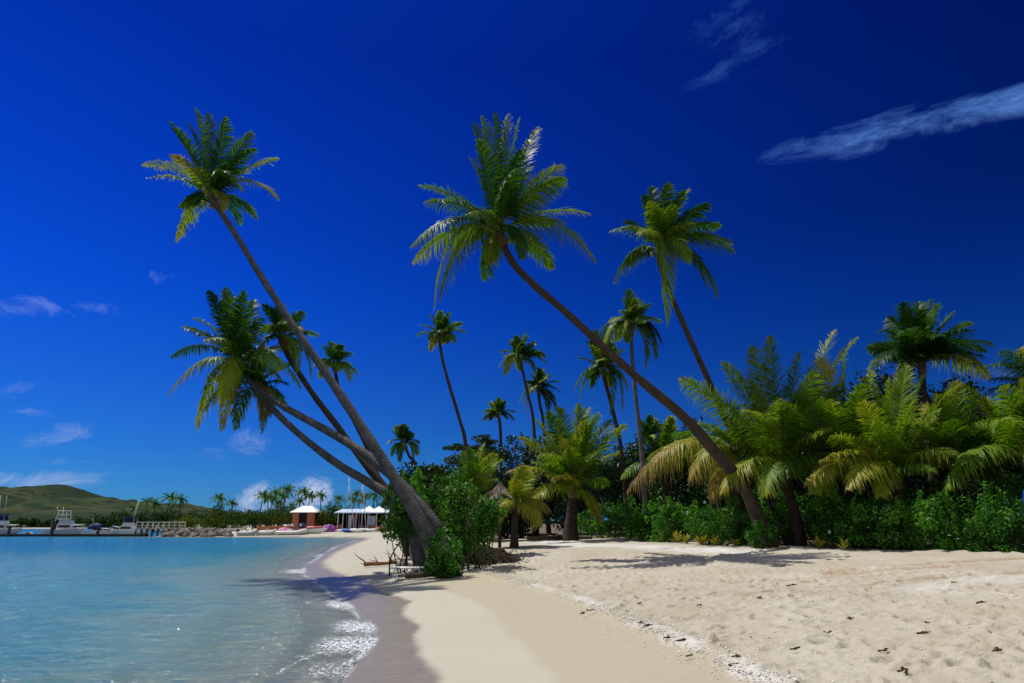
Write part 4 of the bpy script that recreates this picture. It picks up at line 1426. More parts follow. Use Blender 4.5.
lounger()


def thatch_shade():
    Y = 46.0
    a = at(500, 485, Y)
    gz = H(a[0], Y)
    root = thing('thatched_shade', 'conical grey thatched beach shade among the young palms', 'beach shade', (a[0], Y, gz))
    rng = np.random.default_rng(9)
    rr = 24 * pxm(Y)
    zt = a[2]
    zb = at(500, 503, Y)[2]
    mb = MB()
    seg = 60
    rows = []
    for t, zz in ((0.02, zt + .12), (.25, zt - .25 * (zt - zb)), (.5, zt - .5 * (zt - zb)), (.75, zt - .76 * (zt - zb)), (1.0, zb)):
        an = np.linspace(0, 2 * math.pi, seg, endpoint=False)
        r = rr * t * (1 + .05 * rng.normal(0, 1, seg))
        rows.append(np.c_[a[0] + r * np.cos(an), Y + r * np.sin(an), np.full(seg, zz) + rng.normal(0, .05, seg)])
    mb.loft(rows, closed=True)
    n = 420
    an = rng.uniform(0, 2 * math.pi, n)
    tt = rng.uniform(.25, 1.02, n)
    for k in range(n):
        d = np.array([math.cos(an[k]), math.sin(an[k]), 0])
        p = np.array([a[0], Y, zt - tt[k] * (zt - zb) + .05]) + d * rr * tt[k]
        e = p + d * .25 + UP * -rng.uniform(.2, .4)
        mb.tube([p, e], [.03, .01], 3, cap=False)
    mb.build('thatch_roof', M['thatch'], root, smooth=False)
    pb = MB()
    pb.tube([(a[0], Y, gz - .2), (a[0], Y, zt)], .11, 9)
    pb.build('post', M['bark'], root)


thatch_shade()

# small yellow plants along the hedge foot
GP = 'small yellow leaved plants along the foot of the hedge'
def croton(px, py, s, seed, lab):
    rng = np.random.default_rng(seed)
    g = ground_at(px, py)
    n = 26
    an = rng.uniform(0, 2 * math.pi, n)
    el = rng.uniform(.35, 1.35, n)
    mb = MB()
    for k in range(n):
        d = np.array([math.cos(an[k]) * math.cos(el[k]), math.sin(an[k]) * math.cos(el[k]), math.sin(el[k])])
        l = s * rng.uniform(.6, 1.1)
        sd = nrm(np.cross(d, UP)) * l * .10
        b = g + UP * .02
        m1, m2 = b + d * l * .5 + UP * .05 * l, b + d * l - UP * .12 * l
        mb.add([b - sd * .3, b + sd * .3, m1 + sd, m1 - sd, m2], [[0, 1, 2, 3]], [[3, 2, 4]], tint=np.clip(rng.normal(.45, .2), 0, 1))
    tag(mb.build('yellow_plant', M['croton'], loc=g, smooth=False), lab, 'plant', GP)


for i, (px, py, s, lab) in enumerate([
    (630, 540.5, .5, 'tiny yellow plant by the foot of the thin pale trunk'), (660, 543, .5, 'low green yellow plant at the hedge foot, left of the brightest one'),
    (677, 543.5, .9, 'brightest yellow leafed plant at the hedge foot'), (687, 544, .7, 'yellow plant touching the brightest one on its right'),
    (702, 544.8, .9, 'yellow plant with long leaves under the golden curtain frond'), (716, 545.5, .6, 'small pale yellow plant near the left side of the central palm foot'),
    (738, 546.8, .6, 'last yellow plant before the central palm foot'), (820, 549, .7, 'orange yellow plant just right of the palm feet'), (845, 550, .6, 'yellow green plant under the hedge right of the palm feet'),
    (608, 539, .5, 'faint yellow plant at the left end of the hedge')]):
    croton(px, py, s, 500 + i, lab)

# blue tarp at the right
def tarp():
    Y = 27.9
    a, b = at(1006, 491, Y), at(1034, 516, Y)
    rng = np.random.default_rng(4)
    U, V = np.meshgrid(np.linspace(0, 1, 22), np.linspace(0, 1, 18))
    x = a[0] + (b[0] - a[0]) * U
    z = a[2] + (b[2] - a[2]) * V - .12 * np.sin(math.pi * U) * (1 - V)
    y = Y - .9 + .10 * np.sin(U * 17 + V * 2) * (.3 + V) + .05 * fbm(U * 5, V * 5)
    i = np.arange(17)[:, None] * 22 + np.arange(21)[None, :]
    q = np.stack([i, i + 1, i + 23, i + 22], -1).reshape(-1, 4)
    mb = MB()
    mb.add(np.c_[x.ravel(), y.ravel(), z.ravel()], q)
    mb.add(np.c_[x.ravel(), y.ravel() + .02, z.ravel()], q[:, ::-1])
    o = mb.build('blue_tarp', M['bluetarp'], loc=(a[0], Y, H(a[0], Y)))
    tag(o, 'bright blue tarp showing among the hedge leaves at the right edge', 'tarp')


tarp()


# ------------------------------------------------------------------ litter on the sand
def rubble():
    rng = np.random.default_rng(21)
    mb = MB()
    ln = np.array(DEB)
    d = np.r_[0, np.cumsum(np.linalg.norm(np.diff(ln, axis=0), axis=1))]
    for k in range(4200):
        s = d[-1] * rng.random() ** 1.1
        i = min(np.searchsorted(d, s) - 1, len(ln) - 2)
        i = max(i, 0)
        t = (s - d[i]) / (d[i + 1] - d[i])
        p = ln[i] + (ln[i + 1] - ln[i]) * t
        w = .26 if rng.random() < .8 else .8
        p = p + rng.normal(0, w, 2) * .6
        if vnoise(np.array([s * 1.2]), np.array([3.3]))[0] < -.35 and rng.random() < .8:
            continue
        z = H(p[0], p[1])
        r = rng.uniform(.005, .017) * (1.7 if rng.random() < .06 else 1)
        mb.ball((p[0], p[1], z + .05 + r * .3), (r * rng.uniform(.8, 1.8), r * rng.uniform(.8, 1.8), r * .8), 5, 4, .25, rng=rng)
    for k in range(900):
        p = np.array([rng.uniform(0, 14), 6 + 18 * rng.random() ** 1.4])
        z = H(p[0], p[1])
        if z < .55:
            continue
        r = rng.uniform(.006, .018)
        mb.ball((p[0], p[1], z + .05), (r, r * 1.3, r * .8), 5, 4, .25, rng=rng)
    o = mb.build('coral_rubble', M['coral'], smooth=False)
    tag(o, 'line of white broken coral and shell along the upper beach', 'coral rubble', kind='stuff')


rubble()

GS = 'dark dry scraps lying on the sand'
def scrap(px, py, s, seed, lab, matk='scrap'):
    rng = np.random.default_rng(seed)
    g = ground_at(px, py)
    mb = MB()
    an = rng.uniform(-.5, .5)
    for k in range(3):
        l = s * rng.uniform(.5, 1)
        o = np.array([rng.normal(0, s * .2), rng.normal(0, s * .2), .04 + k * .012])
        d = np.array([math.cos(an + rng.normal(0, .5)), math.sin(an + rng.normal(0, .5)), rng.uniform(0, .25)])
        sd = np.array([-d[1], d[0], .3]) * l * .17
        a, m, e = g + o - d * l / 2, g + o + UP * l * .12, g + o + d * l / 2
        mb.add([a, m + sd, e, m - sd, m + UP * .02], None, [[0, 1, 4], [1, 2, 4], [2, 3, 4], [3, 0, 4]])
    l = limb(rng, g + (-s * .6, 0, .05), g + (s * .5, s * .2, .07), 4, .06)
    mb.tube(l, np.linspace(.012, .006, len(l)), 4)
    tag(mb.build('dry_leaf_scrap', M[matk], loc=g, smooth=False), lab, 'dry leaf', GS)


_sc = [(591, 613, .16), (583, 616, .12), (641, 626, .12), (649, 629, .18), (668, 642, .12), (682, 644, .16), (737, 661, .12), (735, 669, .14), (792, 588, .22), (829, 637, .22), (841, 638, .15), (796, 653, .14), (926, 637, .22), (928, 627, .14), (852, 622, .12), (812, 605, .14), (983, 606, .16), (978, 616, .14), (760, 600, .1), (700, 608, .1), (905, 676, .14), (640, 606, .1), (884, 655, .12), (955, 585, .12), (690, 660, .1), (1000, 655, .14)]
for i, (px, py, s) in enumerate(_sc):
    lab = 'small dark dry leaf scrap lying on the sand'
    lab = {8: 'dark dry husk scrap below the long frond shadows of the central palm', 9: 'largest dark scrap in the middle of the trampled sand', 12: 'dark stick scrap on the trampled sand at the right'}.get(i, lab)
    scrap(px, py, s, 600 + i, lab)


# ------------------------------------------------------------------ far shore
YF = 150.0
def far_palm_mesh():
    """three small palm kinds, copied along the far shore"""
    kinds = []
    for k in range(3):
        rng = np.random.default_rng(700 + k)
        tb = MB()
        lean = (.08, -.10, .16)[k]
        pts = np.array([[0, 0, 0], [lean * .3, 0, .35], [lean * .8, 0, .7], [lean * 1.2, 0, 1.0]])
        l = spline(pts, 16)
        tb.tube(l, np.linspace(.022, .012, 16), 7)
        cb = MB()
        C = l[-1]
        n = 17
        for i in range(n):
            a = 2 * math.pi * i * .618
            e = 1.2 - 1.9 * i / n
            d = np.array([math.cos(a) * math.cos(e), math.sin(a) * math.cos(e), math.sin(e)])
            tip = C + d * .30 * rng.uniform(.8, 1.1) - UP * .05
            frond(cb, C, arch(C, tip, .45), tip, n=14, L=.085, droop=.6, w=.020, t0=.2, t1=.4, rng=rng, rad=.006)
        kinds.append((tb, cb))
    return kinds


kinds = far_palm_mesh()
protos = {}
GF = 'small palms on the far shore'


def far_palm(px, py, foot_py, Y, kind, lab, rz):
    top = at(px, py, Y)
    h = top[2] - H(top[0], Y)
    if kind not in protos:
        tb, cb = kinds[kind]
        root = thing('palm_tree', lab, 'palm tree', (0, 0, 0), GF)
        tb.build('trunk', M['trunk_brown'], root)
        cb.build('crown', M['frond'], root, smooth=False)
        protos[kind] = root
    else:
        root = copy_tree(protos[kind])
        root['label'] = lab
    lean = (.08, -.10, .16)[kind] * 1.2
    root.location = (top[0] - lean * h * math.cos(rz), Y - lean * h * math.sin(rz), H(top[0], Y) - .1)
    root.rotation_euler = (0, 0, rz)
    root.scale = (h, h, h)


fp = [
    (132, 509, 190, 2, 'far palm right above the flybridge boat'), (148, 503, 185, 0, 'left of the two dark far palms over the jetty end'),
    (154.5, 504, 182, 1, 'right of the two dark far palms over the jetty end'), (170, 498.5, 180, 0, 'left of the thin far palms against the hill crest'),
    (180, 500, 178, 1, 'right of the thin far palms against the hill crest'), (219, 499, 160, 0, 'far palm with dense crown above the bright shore trees'),
    (232, 503.5, 165, 1, 'far palm just right of the dense crowned one'), (263, 496, 165, 0, 'first far palm in front of the small cumulus cloud'),
    (267.5, 498, 168, 1, 'far palm touching the first one before the cumulus cloud'), (272.5, 500, 172, 2, 'lower far palm between cloud and hut roof'),
    (276, 493.5, 170, 1, 'round headed far palm left of the tallest one'), (282, 497, 165, 0, 'far palm directly left of the tallest far palm'),
    (287, 490.5, 162, 2, 'tallest far palm left of the brick hut'), (279, 503.5, 172, 0, 'short far palm below the round headed one'),
    (291, 505.5, 158, 1, 'bushy short far palm at the left of the hut roof'), (299, 501.5, 165, 1, 'short far palm rising behind the left of the hut roof'),
    (303, 492.5, 166, 2, 'tall far palm above the left of the hut roof'), (310, 496.5, 166, 0, 'dense far palm above the right of the hut roof'),
    (320, 495.5, 168, 1, 'lone far palm right of the hut roof'), (339, 499.5, 165, 0, 'far palm left of the boat masts'),
    (351, 499.5, 168, 1, 'far palm between the two boat masts'), (357, 494.5, 168, 2, 'higher far palm at the right mast'),
    (366, 497.5, 172, 0, 'dark far palm behind the pyramid roof house'), (373, 495.5, 172, 1, 'far palm just left of the leaning trunks'),
    (360, 502, 165, 0, 'short far palm behind the right mast'),
]
for i, (px, py, Y, k, lab) in enumerate(fp):
    far_palm(px, py, 525, Y, k, lab, RNG.uniform(-.6, .6))

GFT = 'bushy trees along the far shore'
for i, (px, top, bot, w, Y, tint, lab) in enumerate([
    (189, 516, 528, 24, 150, .85, 'yellow green round tree behind the rocks'), (172, 520, 529, 14, 152, .6, 'small green tree by the jetty end'),
    (212, 514, 530, 20, 148, .55, 'green shore tree right of the yellow one'), (223, 504, 528, 26, 152, .4, 'tall leafy tree under the dense crowned far palm'),
    (240, 510, 528, 24, 155, .35, 'dark tree left of the long green thicket on the far beach'), (254, 511, 526, 22, 150, .3, 'dark tree beside the far thicket'),
    (268, 507, 525, 26, 148, .5, 'bright tree at the left half of the far thicket'), (284, 505, 525, 26, 147, .55, 'bright tree touching the left side of the brick hut'),
    (322, 511, 526, 14, 138, .6, 'green tree covering the right side of the brick hut'), (331, 503, 527, 22, 144, .62, 'yellowish tree between hut and masts'),
    (344, 503, 526, 22, 148, .42, 'tree left of the long white roof'), (336, 515, 527, 30, 143, .3, 'low dark bush between the two huts'),
    (388, 498, 520, 26, 150, .3, 'dark tree behind the pyramid roof house'),
]):
    broad_tree(lab, px, top, bot, w, Y, 800 + i, 700, .55, tint, 'farleaf', GFT)


def far_wood():
    rng = np.random.default_rng(90)
    mb = MB()
    for i in range(66):
        px = 96 + i * 4.9 + rng.normal(0, 2)
        Y = rng.uniform(185, 240)
        top = 514 + rng.normal(0, 2.0)
        if 235 < px < 420:
            top -= 3
        a = at(px, top, Y)
        gz = max(H(a[0], Y), .2)
        leaves(mb, (a[0], Y, (a[2] + gz) / 2), (rng.uniform(2.5, 4.5), 3, (a[2] - gz) / 2 * 1.05), 240, .9, rng, .15, lobes=6)
    for i in range(70):
        px = -40 + i * 2.8
        Y = rng.uniform(306, 325)
        a = at(px, 519.5 + rng.normal(0, 1.6), Y)
        leaves(mb, (a[0], Y, (a[2] + .5) / 2), (rng.uniform(2.5, 5), 3, (a[2]) / 2), 130, 1.2, rng, .12, lobes=5)
    tag(mb.build('far_wood', M['farleaf'], smooth=False), 'dark belt of far trees along the opposite shore', 'trees', kind='stuff')


far_wood()


# ---- huts
def hip_roof(mb, c, w, d, h, ov=.5, ridge=.3):
    x0, x1, y0, y1 = c[0] - w / 2 - ov, c[0] + w / 2 + ov, c[1] - d / 2 - ov, c[1] + d / 2 + ov
    z = c[2]
    r = ridge * w / 2
    lo = [[x0, y0, z], [x1, y0, z], [x1, y1, z], [x0, y1, z]]
    lo2 = [[p[0], p[1], z + .12] for p in lo]
    top = [[c[0] - r, c[1], z + h], [c[0] + r, c[1], z + h]]
    mb.add(lo + lo2 + top, [[0, 1, 5, 4], [1, 2, 6, 5], [2, 3, 7, 6], [3, 0, 4, 7], [4, 5, 9, 8], [6, 7, 8, 9], [3, 2, 1, 0]], [[5, 6, 9], [7, 4, 8]])


def hut_small():
    Y = 139.0
    a = at(306, 526, Y)
    gz = H(a[0], Y)
    m = pxm(Y)
    w, d = 20 * m, 4.2
    h = at(306, 513, Y)[2] - gz
    root = thing('beach_hut', 'small square hut with terracotta walls and white hipped roof on the far beach', 'hut', (a[0], Y, gz))
    x, y = a[0], Y
    wl = MB()
    wl.box((x - w * .36, y - d / 2, gz + h / 2), (w * .28, .2, h))
    wl.box((x + w * .33, y - d / 2, gz + h * .5), (w * .34, .2, h))
    wl.box((x, y + d / 2, gz + h / 2), (w, .2, h))
    for s in (-1, 1):
        wl.box((x + s * (w / 2 - .1), y, gz + h / 2), (.2, d - .22, h))
    wl.build('wall', M['terra'], root, smooth=False)
    dr = MB()
    dr.box((x - .06 * w, y - d / 2 + .5, gz + h * .47), (w * .42, .12, h * .94))
    dr.build('doorway', M['inner_shade'], root, smooth=False)  # dark panel put in for the shade inside the open doorway
    ct = MB()
    ct.box((x + .02 * w, y - d / 2 - .02, gz + .55), (w * .42, .24, 1.0))
    ct.build('counter', M['terra'], root, smooth=False)
    rf = MB()
    hip_roof(rf, (x, y, gz + h), w, d, at(306, 506, Y)[2] - gz - h, .55, .45)
    rf.build('roof', M['roofwhite'], root, smooth=False)


hut_small()


def hut_long():
    Y = 137.0
    m = pxm(Y)
    x0, x1 = at(341, 526, Y)[0], at(389, 526, Y)[0]
    xc = (x0 + x1) / 2
    gz = H(xc, Y)
    w, d = x1 - x0, 5.0
    h = at(360, 513.5, Y)[2] - gz
    root = thing('beach_house', 'long open beach house with pale roof, two white pyramid tops and terracotta half wall', 'house', (xc, Y, gz))
    bw = MB()
    bw.box((xc, Y + d / 2, gz + h / 2), (w, .2, h))
    for s in (-1, 1):
        bw.box((xc + s * (w / 2 - .1), Y + .1, gz + h / 2), (.2, d - .4, h))
    bw.build('back_wall', M['inner_shade'], root, smooth=False)  # walls coloured near black for the shade under the roof
    hw = MB()
    for (a, b, hh) in ((.03, .10, 1.15), (.30, .36, h * .9), (.42, .80, .95), (.80, .98, 1.0)):
        hw.box((x0 + w * (a + b) / 2, Y - d / 2, gz + hh / 2), (w * (b - a), .2, hh))
    hw.build('half_wall', M['terra'], root, smooth=False)
    dr = MB()
    dr.box((x0 + w * .22, Y - d / 2 + .9, gz + h * .45), (w * .07, .1, h * .9))
    dr.build('door', M['white'], root, smooth=False)
    wn = MB()
    wn.box((x0 + w * .68, Y - d / 2 + .5, gz + h * .58), (w * .15, .1, h * .55))
    wn.build('window', M['bluegrey'], root, smooth=False)
    for t in (.01, .11, .38, .5, .62, .80, .99):
        p = MB()
        p.box((x0 + w * t, Y - d / 2 - .6, gz + h / 2), (.14, .14, h))
        p.build('post', M['offwhite'], root, smooth=False)
    rf = MB()
    zz = gz + h
    y0, y1 = Y - d / 2 - 1.1, Y + d / 2 + .5
    xa, xb = x0 - .6, x1 + .3
    rf.add([[xa, y0, zz], [xb, y0, zz], [xb, y1, zz + .75], [xa, y1, zz + .75], [xa, y0, zz + .14], [xb, y0, zz + .14], [xb, y1, zz + .9], [xa, y1, zz + .9]],
           [[0, 3, 2, 1], [4, 5, 6, 7], [0, 1, 5, 4], [1, 2, 6, 5], [2, 3, 7, 6], [3, 0, 4, 7]])
    roof = rf.build('roof', M['roofblue'], root, smooth=False)
    for (px0, px1, top, yy) in ((362, 376, 505.5, Y + .6), (371, 387, 506, Y - 1.2)):
        pr = MB()
        a, b = at(px0, 512.5, yy), at(px1, 512.5, yy)
        hip_roof(pr, ((a[0] + b[0]) / 2, yy, a[2] - .1), b[0] - a[0], b[0] - a[0], at(px0, top, yy)[2] - a[2], .3, .06)
        pr.build('pyramid_roof', M['roofwhite'], root, smooth=False)
    la = MB()
    a, b = at(382, 527, Y - 3.6), at(386.5, 517, Y - 3.6)
    W_, H_ = b[0] - a[0], b[2] - a[2]
    gz2 = H(a[0], Y - 3.6)
    for k in range(3):
        la.box((a[0] + W_ * k / 2, Y - 3.6, gz2 + H_ / 2), (.1, .1, H_))
    for k in range(4):
        la.box((a[0] + W_ / 2, Y - 3.66, gz2 + .25 + (H_ - .4) * k / 3), (W_ + .2, .03, .1))
    tag(la.build('lattice_stand', M['white'], loc=(a[0], Y - 3.6, gz2), smooth=False), 'white wooden lattice stand at the right end of the long beach house', 'stand')


hut_long()

# low pale wall behind the dinghies
g0, g1 = at(257, 526, 143), at(294, 526, 143)
mb = MB()
gz = H(g0[0], 143)
mb.box(((g0[0] + g1[0]) / 2, 143, gz + .35), (g1[0] - g0[0], .4, .9))
tag(mb.build('garden_wall', M['terra'], loc=(g0[0], 143, gz), smooth=False), 'low brownish wall between far thicket and brick hut', 'wall')
g0, g1 = at(323, 526, 141), at(338, 526, 141)
mb = MB()
gz = H(g0[0], 141)
mb.box(((g0[0] + g1[0]) / 2, 141, gz + .3), (g1[0] - g0[0], .4, .7))
tag(mb.build('garden_wall', M['terra'], loc=(g0[0], 141, gz), smooth=False), 'low terracotta wall left of the long beach house', 'wall')


# ---- boats
def hull_mb(L, W, D, zb, bow=1, x=0, y=0, sheer=.35):
    """open loft along x, bow at +x*bow"""
    secs = []
    for t in np.linspace(0, 1, 12):
        b = W / 2 * (1 - max(0, (t - .45) / .55) ** 2.2) * (.92 + .08 * min(1, t * 4))
        b = max(b, .02)
        top = D + sheer * D * t ** 2
        keel = D * .9 * max(0, (t - .72) / .28) ** 2
        rake = L * .06 * max(0, t - .8) / .2
        xx = (t - .5) * L
        prof = [(-b, top), (-b * .94, top * .6), (-b * .75, keel * .8 + .12 * D), (0, keel), (b * .75, keel * .8 + .12 * D), (b * .94, top * .6), (b, top)]
        secs.append([[x + bow * (xx + rake * (pz / D)), y + py_, zb + pz] for py_, pz in prof])
    return secs


def hull_part(root, mat, L, W, D, zb, bow, x, y, deckmat=None, deck=.8):
    mb = MB()
    s = np.array(hull_mb(L, W, D, zb, bow, x, y))
    mb.loft(s)
    b = s.shape[1]
    # transom
    mb.add(np.vstack([s[0], s[0].mean(0)]), None, [[b, j, j + 1] for j in range(b - 1)] + [[b, b - 1, 0]])
    mb.build('hull', mat, root, smooth=True)
    dk = MB()
    e0 = s[:, 0] * (1, 1, 0) + (0, 0, 0)
    z = s[:, 0, 2] - (1 - deck) * D
    l = np.c_[s[:, 0, 0], y + (s[:, 0, 1] - y) * .97, z]
    r = np.c_[s[:, -1, 0], y + (s[:, -1, 1] - y) * .97, z]
    v = np.stack([l, r], 1).reshape(-1, 3)
    dk.add(v, [[2 * i, 2 * i + 1, 2 * i + 3, 2 * i + 2] for i in range(len(s) - 1)])
    dk.build('deck', deckmat or mat, root, smooth=False)


def motor_boat(label, px0, px1, py, Y, bow, kind, seed, hullm='white'):
    a, b = at(px0, py, Y), at(px1, py, Y)
    L = b[0] - a[0]
    x = (a[0] + b[0]) / 2
    W, D = L * .32, L * .16
    root = thing('motor_boat', label, 'motor boat', (x, Y, -.1), 'boats moored behind the floating dock')
    hull_part(root, M[hullm], L, W, D, -.15, bow, x, Y, M['white'], .92)
    z0 = -.15 + D
    k = bow
    cab = MB()
    cl = L * .40
    cab.box((x + k * L * .06, Y, z0 + L * .075), (cl, W * .74, L * .15), taper=.84, shear=-k * L * .02)
    cabin = cab.build('cabin', M['white'], root, smooth=False)
    wn = MB()
    for s in (-1, 1):
        wn.box((x + k * L * .05, Y + s * W * .355, z0 + L * .092), (cl * .74, .06, L * .06), taper=.9)
    wn.box((x + k * (L * .06 + cl * .475), Y, z0 + L * .092), (.06, W * .52, L * .06))
    wn.build('window', M['glass'], cabin, smooth=False)
    rl = MB()
    for s in (-1, 1):
        rl.tube(spline([(x + k * L * .22, Y + s * W * .42, z0 + L * .1), (x + k * L * .38, Y + s * W * .26, z0 + L * .13), (x + k * L * .50, Y, z0 + L * .14)], 9), L * .004 + .015, 5)
        for t in (.24, .34, .43):
            yy = Y + s * W * (.42 if t < .3 else .3 if t < .4 else .17)
            rl.tube([(x + k * L * t, yy, z0), (x + k * L * t, yy, z0 + L * .115)], .02, 5)
    rl.build('rail', M['steel'], root)
    zt = z0 + L * .15
    if kind in ('fly', 'tower'):
        fb = MB()
        fb.box((x + k * L * .03, Y, zt + L * .04), (cl * .7, W * .62, L * .08), taper=.9)
        fb.build('flybridge', M['white'] if kind == 'fly' else M['bluegrey'], root, smooth=False)
        zt += L * .08
    if kind == 'fly':
        cn = MB()
        cn.box((x, Y, zt + L * .15), (cl * .8, W * .64, L * .025), taper=.9)
        cn.box((x, Y, zt + L * .075), (cl * .62, W * .52, L * .1))
        cn.build('canopy', M['navy'], root, smooth=False)
        for sx in (-1, 1):
            for s in (-1, 1):
                p = MB()
                p.tube([(x + sx * cl * .34, Y + s * W * .29, zt), (x + sx * cl * .36, Y + s * W * .29, zt + L * .14)], .035, 5)
                p.build('canopy_post', M['steel'], root)
    if kind == 'tower':
        tw = MB()
        for sx in (-1, 1):
            for s in (-1, 1):
                tw.tube([(x + k * (sx * L * .15 - .05 * L) + (-.06 * L if sx < 0 else 0), Y + s * W * .36, z0), (x + k * (sx * L * .09 - .05 * L), Y + s * W * .22, z0 + L * .46)], .05, 6)
        for zz in (.26, .36, .46):
            for s in (-1, 1):
                tw.tube([(x - k * L * .17, Y + s * W * .26, z0 + L * zz), (x + k * L * .07, Y + s * W * .26, z0 + L * zz)], .045, 6)
            for sx in (-1, 1):
                tw.tube([(x + k * (sx * L * .1 - .05 * L), Y - W * .26, z0 + L * zz), (x + k * (sx * L * .1 - .05 * L), Y + W * .26, z0 + L * zz)], .045, 6)
        tw.build('tower_frame', M['white'], root)
        ck = MB()
        ck.box((x - k * L * .20, Y, z0 + L * .06), (L * .16, W * .6, L * .14))
        ck.build('cockpit_shade_block', M['inner_shade'], root, smooth=False)  # dark block put in for the shade within the cockpit
    if kind == 'canvas':
        cn = MB()
        secs = []
        for t in np.linspace(0, 1, 6):
            an = np.linspace(0, math.pi, 9)
            secs.append([[x - k * L * .30 + k * t * L * .42, Y + math.cos(q) * W * .42, z0 + L * .10 + math.sin(q) * L * (.16 + .05 * math.sin(math.pi * t))] for q in an])
        cn.loft(secs, caps=True)
        cn.build('canopy', M['navy'], root)
    an = MB()
    n = {'fly': 3, 'tower': 2, 'canvas': 1, 'plain': 1}[kind]
    for i in range(n):
        xx = x - k * L * (.12 - .08 * i)
        an.tube([(xx, Y + (i - 1) * W * .2, zt), (xx - k * L * .1 + i * .2, Y + (i - 1) * W * .22, zt + L * (.62 if kind == 'fly' else .32))], .03, 5)
    an.build('antenna', M['white'], root)
    return root


motor_boat('large white sport fishing boat with tall tower frame at the dock', 43, 84, 533.5, 134, 1, 'tower', 1, 'bluegrey')
motor_boat('white flybridge boat with dark canopy and tall antennas at the dock', 111, 146, 533, 134, -1, 'fly', 2)
motor_boat('small white boat with dark blue canvas hood between the two larger boats', 83, 112, 533, 133, 1, 'canvas', 3)
motor_boat('white boat cut by the left frame edge at the dock', -22, 18, 533, 134, 1, 'fly', 4, 'bluegrey')
motor_boat('tiny low white boat at the left end of the dock', 22, 37, 533.6, 132, -1, 'plain', 5)

# floating dock and piles
mb = MB()
a, b = at(-60, 534, 130.5), at(146, 534, 130.5)
for i in range(18):
    w = (b[0] - a[0]) / 18
    mb.box((a[0] + w * (i + .5), 130.5, .22), (w * .97, 2.0, .42))
tag(mb.build('floating_dock', M['dockwood'], loc=((a[0] + b[0]) / 2, 130.5, 0), smooth=False), 'long dark floating dock in front of the moored boats', 'dock')
GPI = 'dark mooring piles along the dock'
for i, (px, top, lab) in enumerate([(51.5, 519, 'thick dark mooring pile in front of the sport fishing boat'), (8, 527, 'short dark mooring pile near the left frame edge'), (97, 528, 'short dark mooring pile by the blue canvas hood boat')]):
    p = at(px, 534.5, 129.2)
    t = at(px + 1.5, top, 129.2)
    mb = MB()
    mb.tube([(p[0], 129.2, -2.5), (p[0], 129.2, 0), (t[0], 129.2, t[2])], [.28, .28, .24], 9)
    mb.tube([(t[0], 129.2, t[2]), (t[0], 129.2, t[2] + .12)], [.3, .12], 9)
    tag(mb.build('mooring_pile', M['dockwood'], loc=(p[0], 129.2, 0)), lab, 'mooring pile', GPI)


def jetty():
    Y = 132.0
    x0, x1 = at(139, 528, Y)[0], at(182, 528, Y)[0]
    root = thing('jetty', 'pale timber jetty with white railings running out from the rocks', 'jetty', (x1, Y, 0))
    zd, zr = at(150, 528.5, Y)[2], at(150, 522.6, Y)[2]
    d = MB()
    d.box(((x0 + x1) / 2, Y, zd), (x1 - x0, 2.4, .25))
    d.build('deck', M['pierwood'], root, smooth=False)
    n = 9
    for i in range(n):
        x = x0 + (x1 - x0) * i / (n - 1)
        for s in (-1, 1):
            p = MB()
            p.tube([(x, Y + s * 1.05, -2.2), (x, Y + s * 1.05, zd - .13)], .16, 7)
            p.build('pile', M['dockwood'], root)
            q = MB()
            q.box((x, Y + s * 1.1, (zd + zr) / 2 + .1), (.12, .12, zr - zd))
            q.build('railing_post', M['offwhite'], root, smooth=False)
    for s in (-1, 1):
        q = MB()
        for z in (zr + .05, (zd + zr) / 2):
            q.box(((x0 + x1) / 2, Y + s * 1.2, z), (x1 - x0, .07, .2 if z > zr else .10))
        q.build('handrail', M['offwhite'], root, smooth=False)


jetty()
# rocks of the breakwater
GR = 'boulders of the breakwater by the jetty'
rng = np.random.default_rng(55)
rb = []
for k in range(4):
    m_ = MB()
    m_.ball((0, 0, 0), (1, .8, .7), 9, 7, .22, rng=rng)
    rb.append(m_)
rproto = []
for i in range(46):
    px = 163 + 68 * rng.random()
    row = i % 3
    Y = 127.2 + row * 1.0 + rng.random() * .5
    x = at(px, 533, Y)[0]
    z = .12 + row * .42 + .2 * rng.random()
    s = rng.uniform(.45, .95)
    if len(rproto) < 4:
        o = rb[i].build('boulder', M['rock'], smooth=False)
        rproto.append(o)
    else:
        o = rproto[i % 4].copy()
        COL.objects.link(o)
    tag(o, 'grey boulder in the rock breakwater beside the jetty', 'boulder', GR)
    o.location = (x, Y, z)
    o.rotation_euler = (rng.uniform(0, .5), 0, rng.uniform(0, 6.28))
    o.scale = (s, s, s)

# white things on the jetty head
GJ = 'small craft stored behind the breakwater'
def stored_boat(px0, px1, py, Y, mat, label, bow=1, group=GJ, name='dinghy', D=.5, tilt=0.0, cat='boat', thwart=True):
    a, b = at(px0, py, Y), at(px1, py, Y)
    L = b[0] - a[0]
    x = (a[0] + b[0]) / 2
    gz = max(H(x, Y), -.12)
    root = thing(name, label, cat, (x, Y, gz), group)
    hull_part(root, M[mat], L, max(.7, L * .30), D, gz + .03, bow, x, Y, M['white'], .7)
    if thwart:
        t = MB()
        for k in (-.2, .12):
            t.box((x + bow * L * k, Y, gz + D * .86), (L * .06, max(.7, L * .30) * .9, .06))
        t.build('thwart', M['offwhite'], root, smooth=False)
    return root


stored_boat(176, 190, 528, 136, 'white', 'white upturned looking dinghy stored behind the rocks at the jetty')
stored_boat(190, 206, 528, 137, 'white', 'white dinghy in the middle of the rock breakwater top', -1)
stored_boat(207, 221, 528.5, 136, 'offwhite', 'off white dinghy below the green shore tree')
stored_boat(226, 240, 527, 138, 'offwhite', 'pale dinghy at the right end of the rock breakwater')


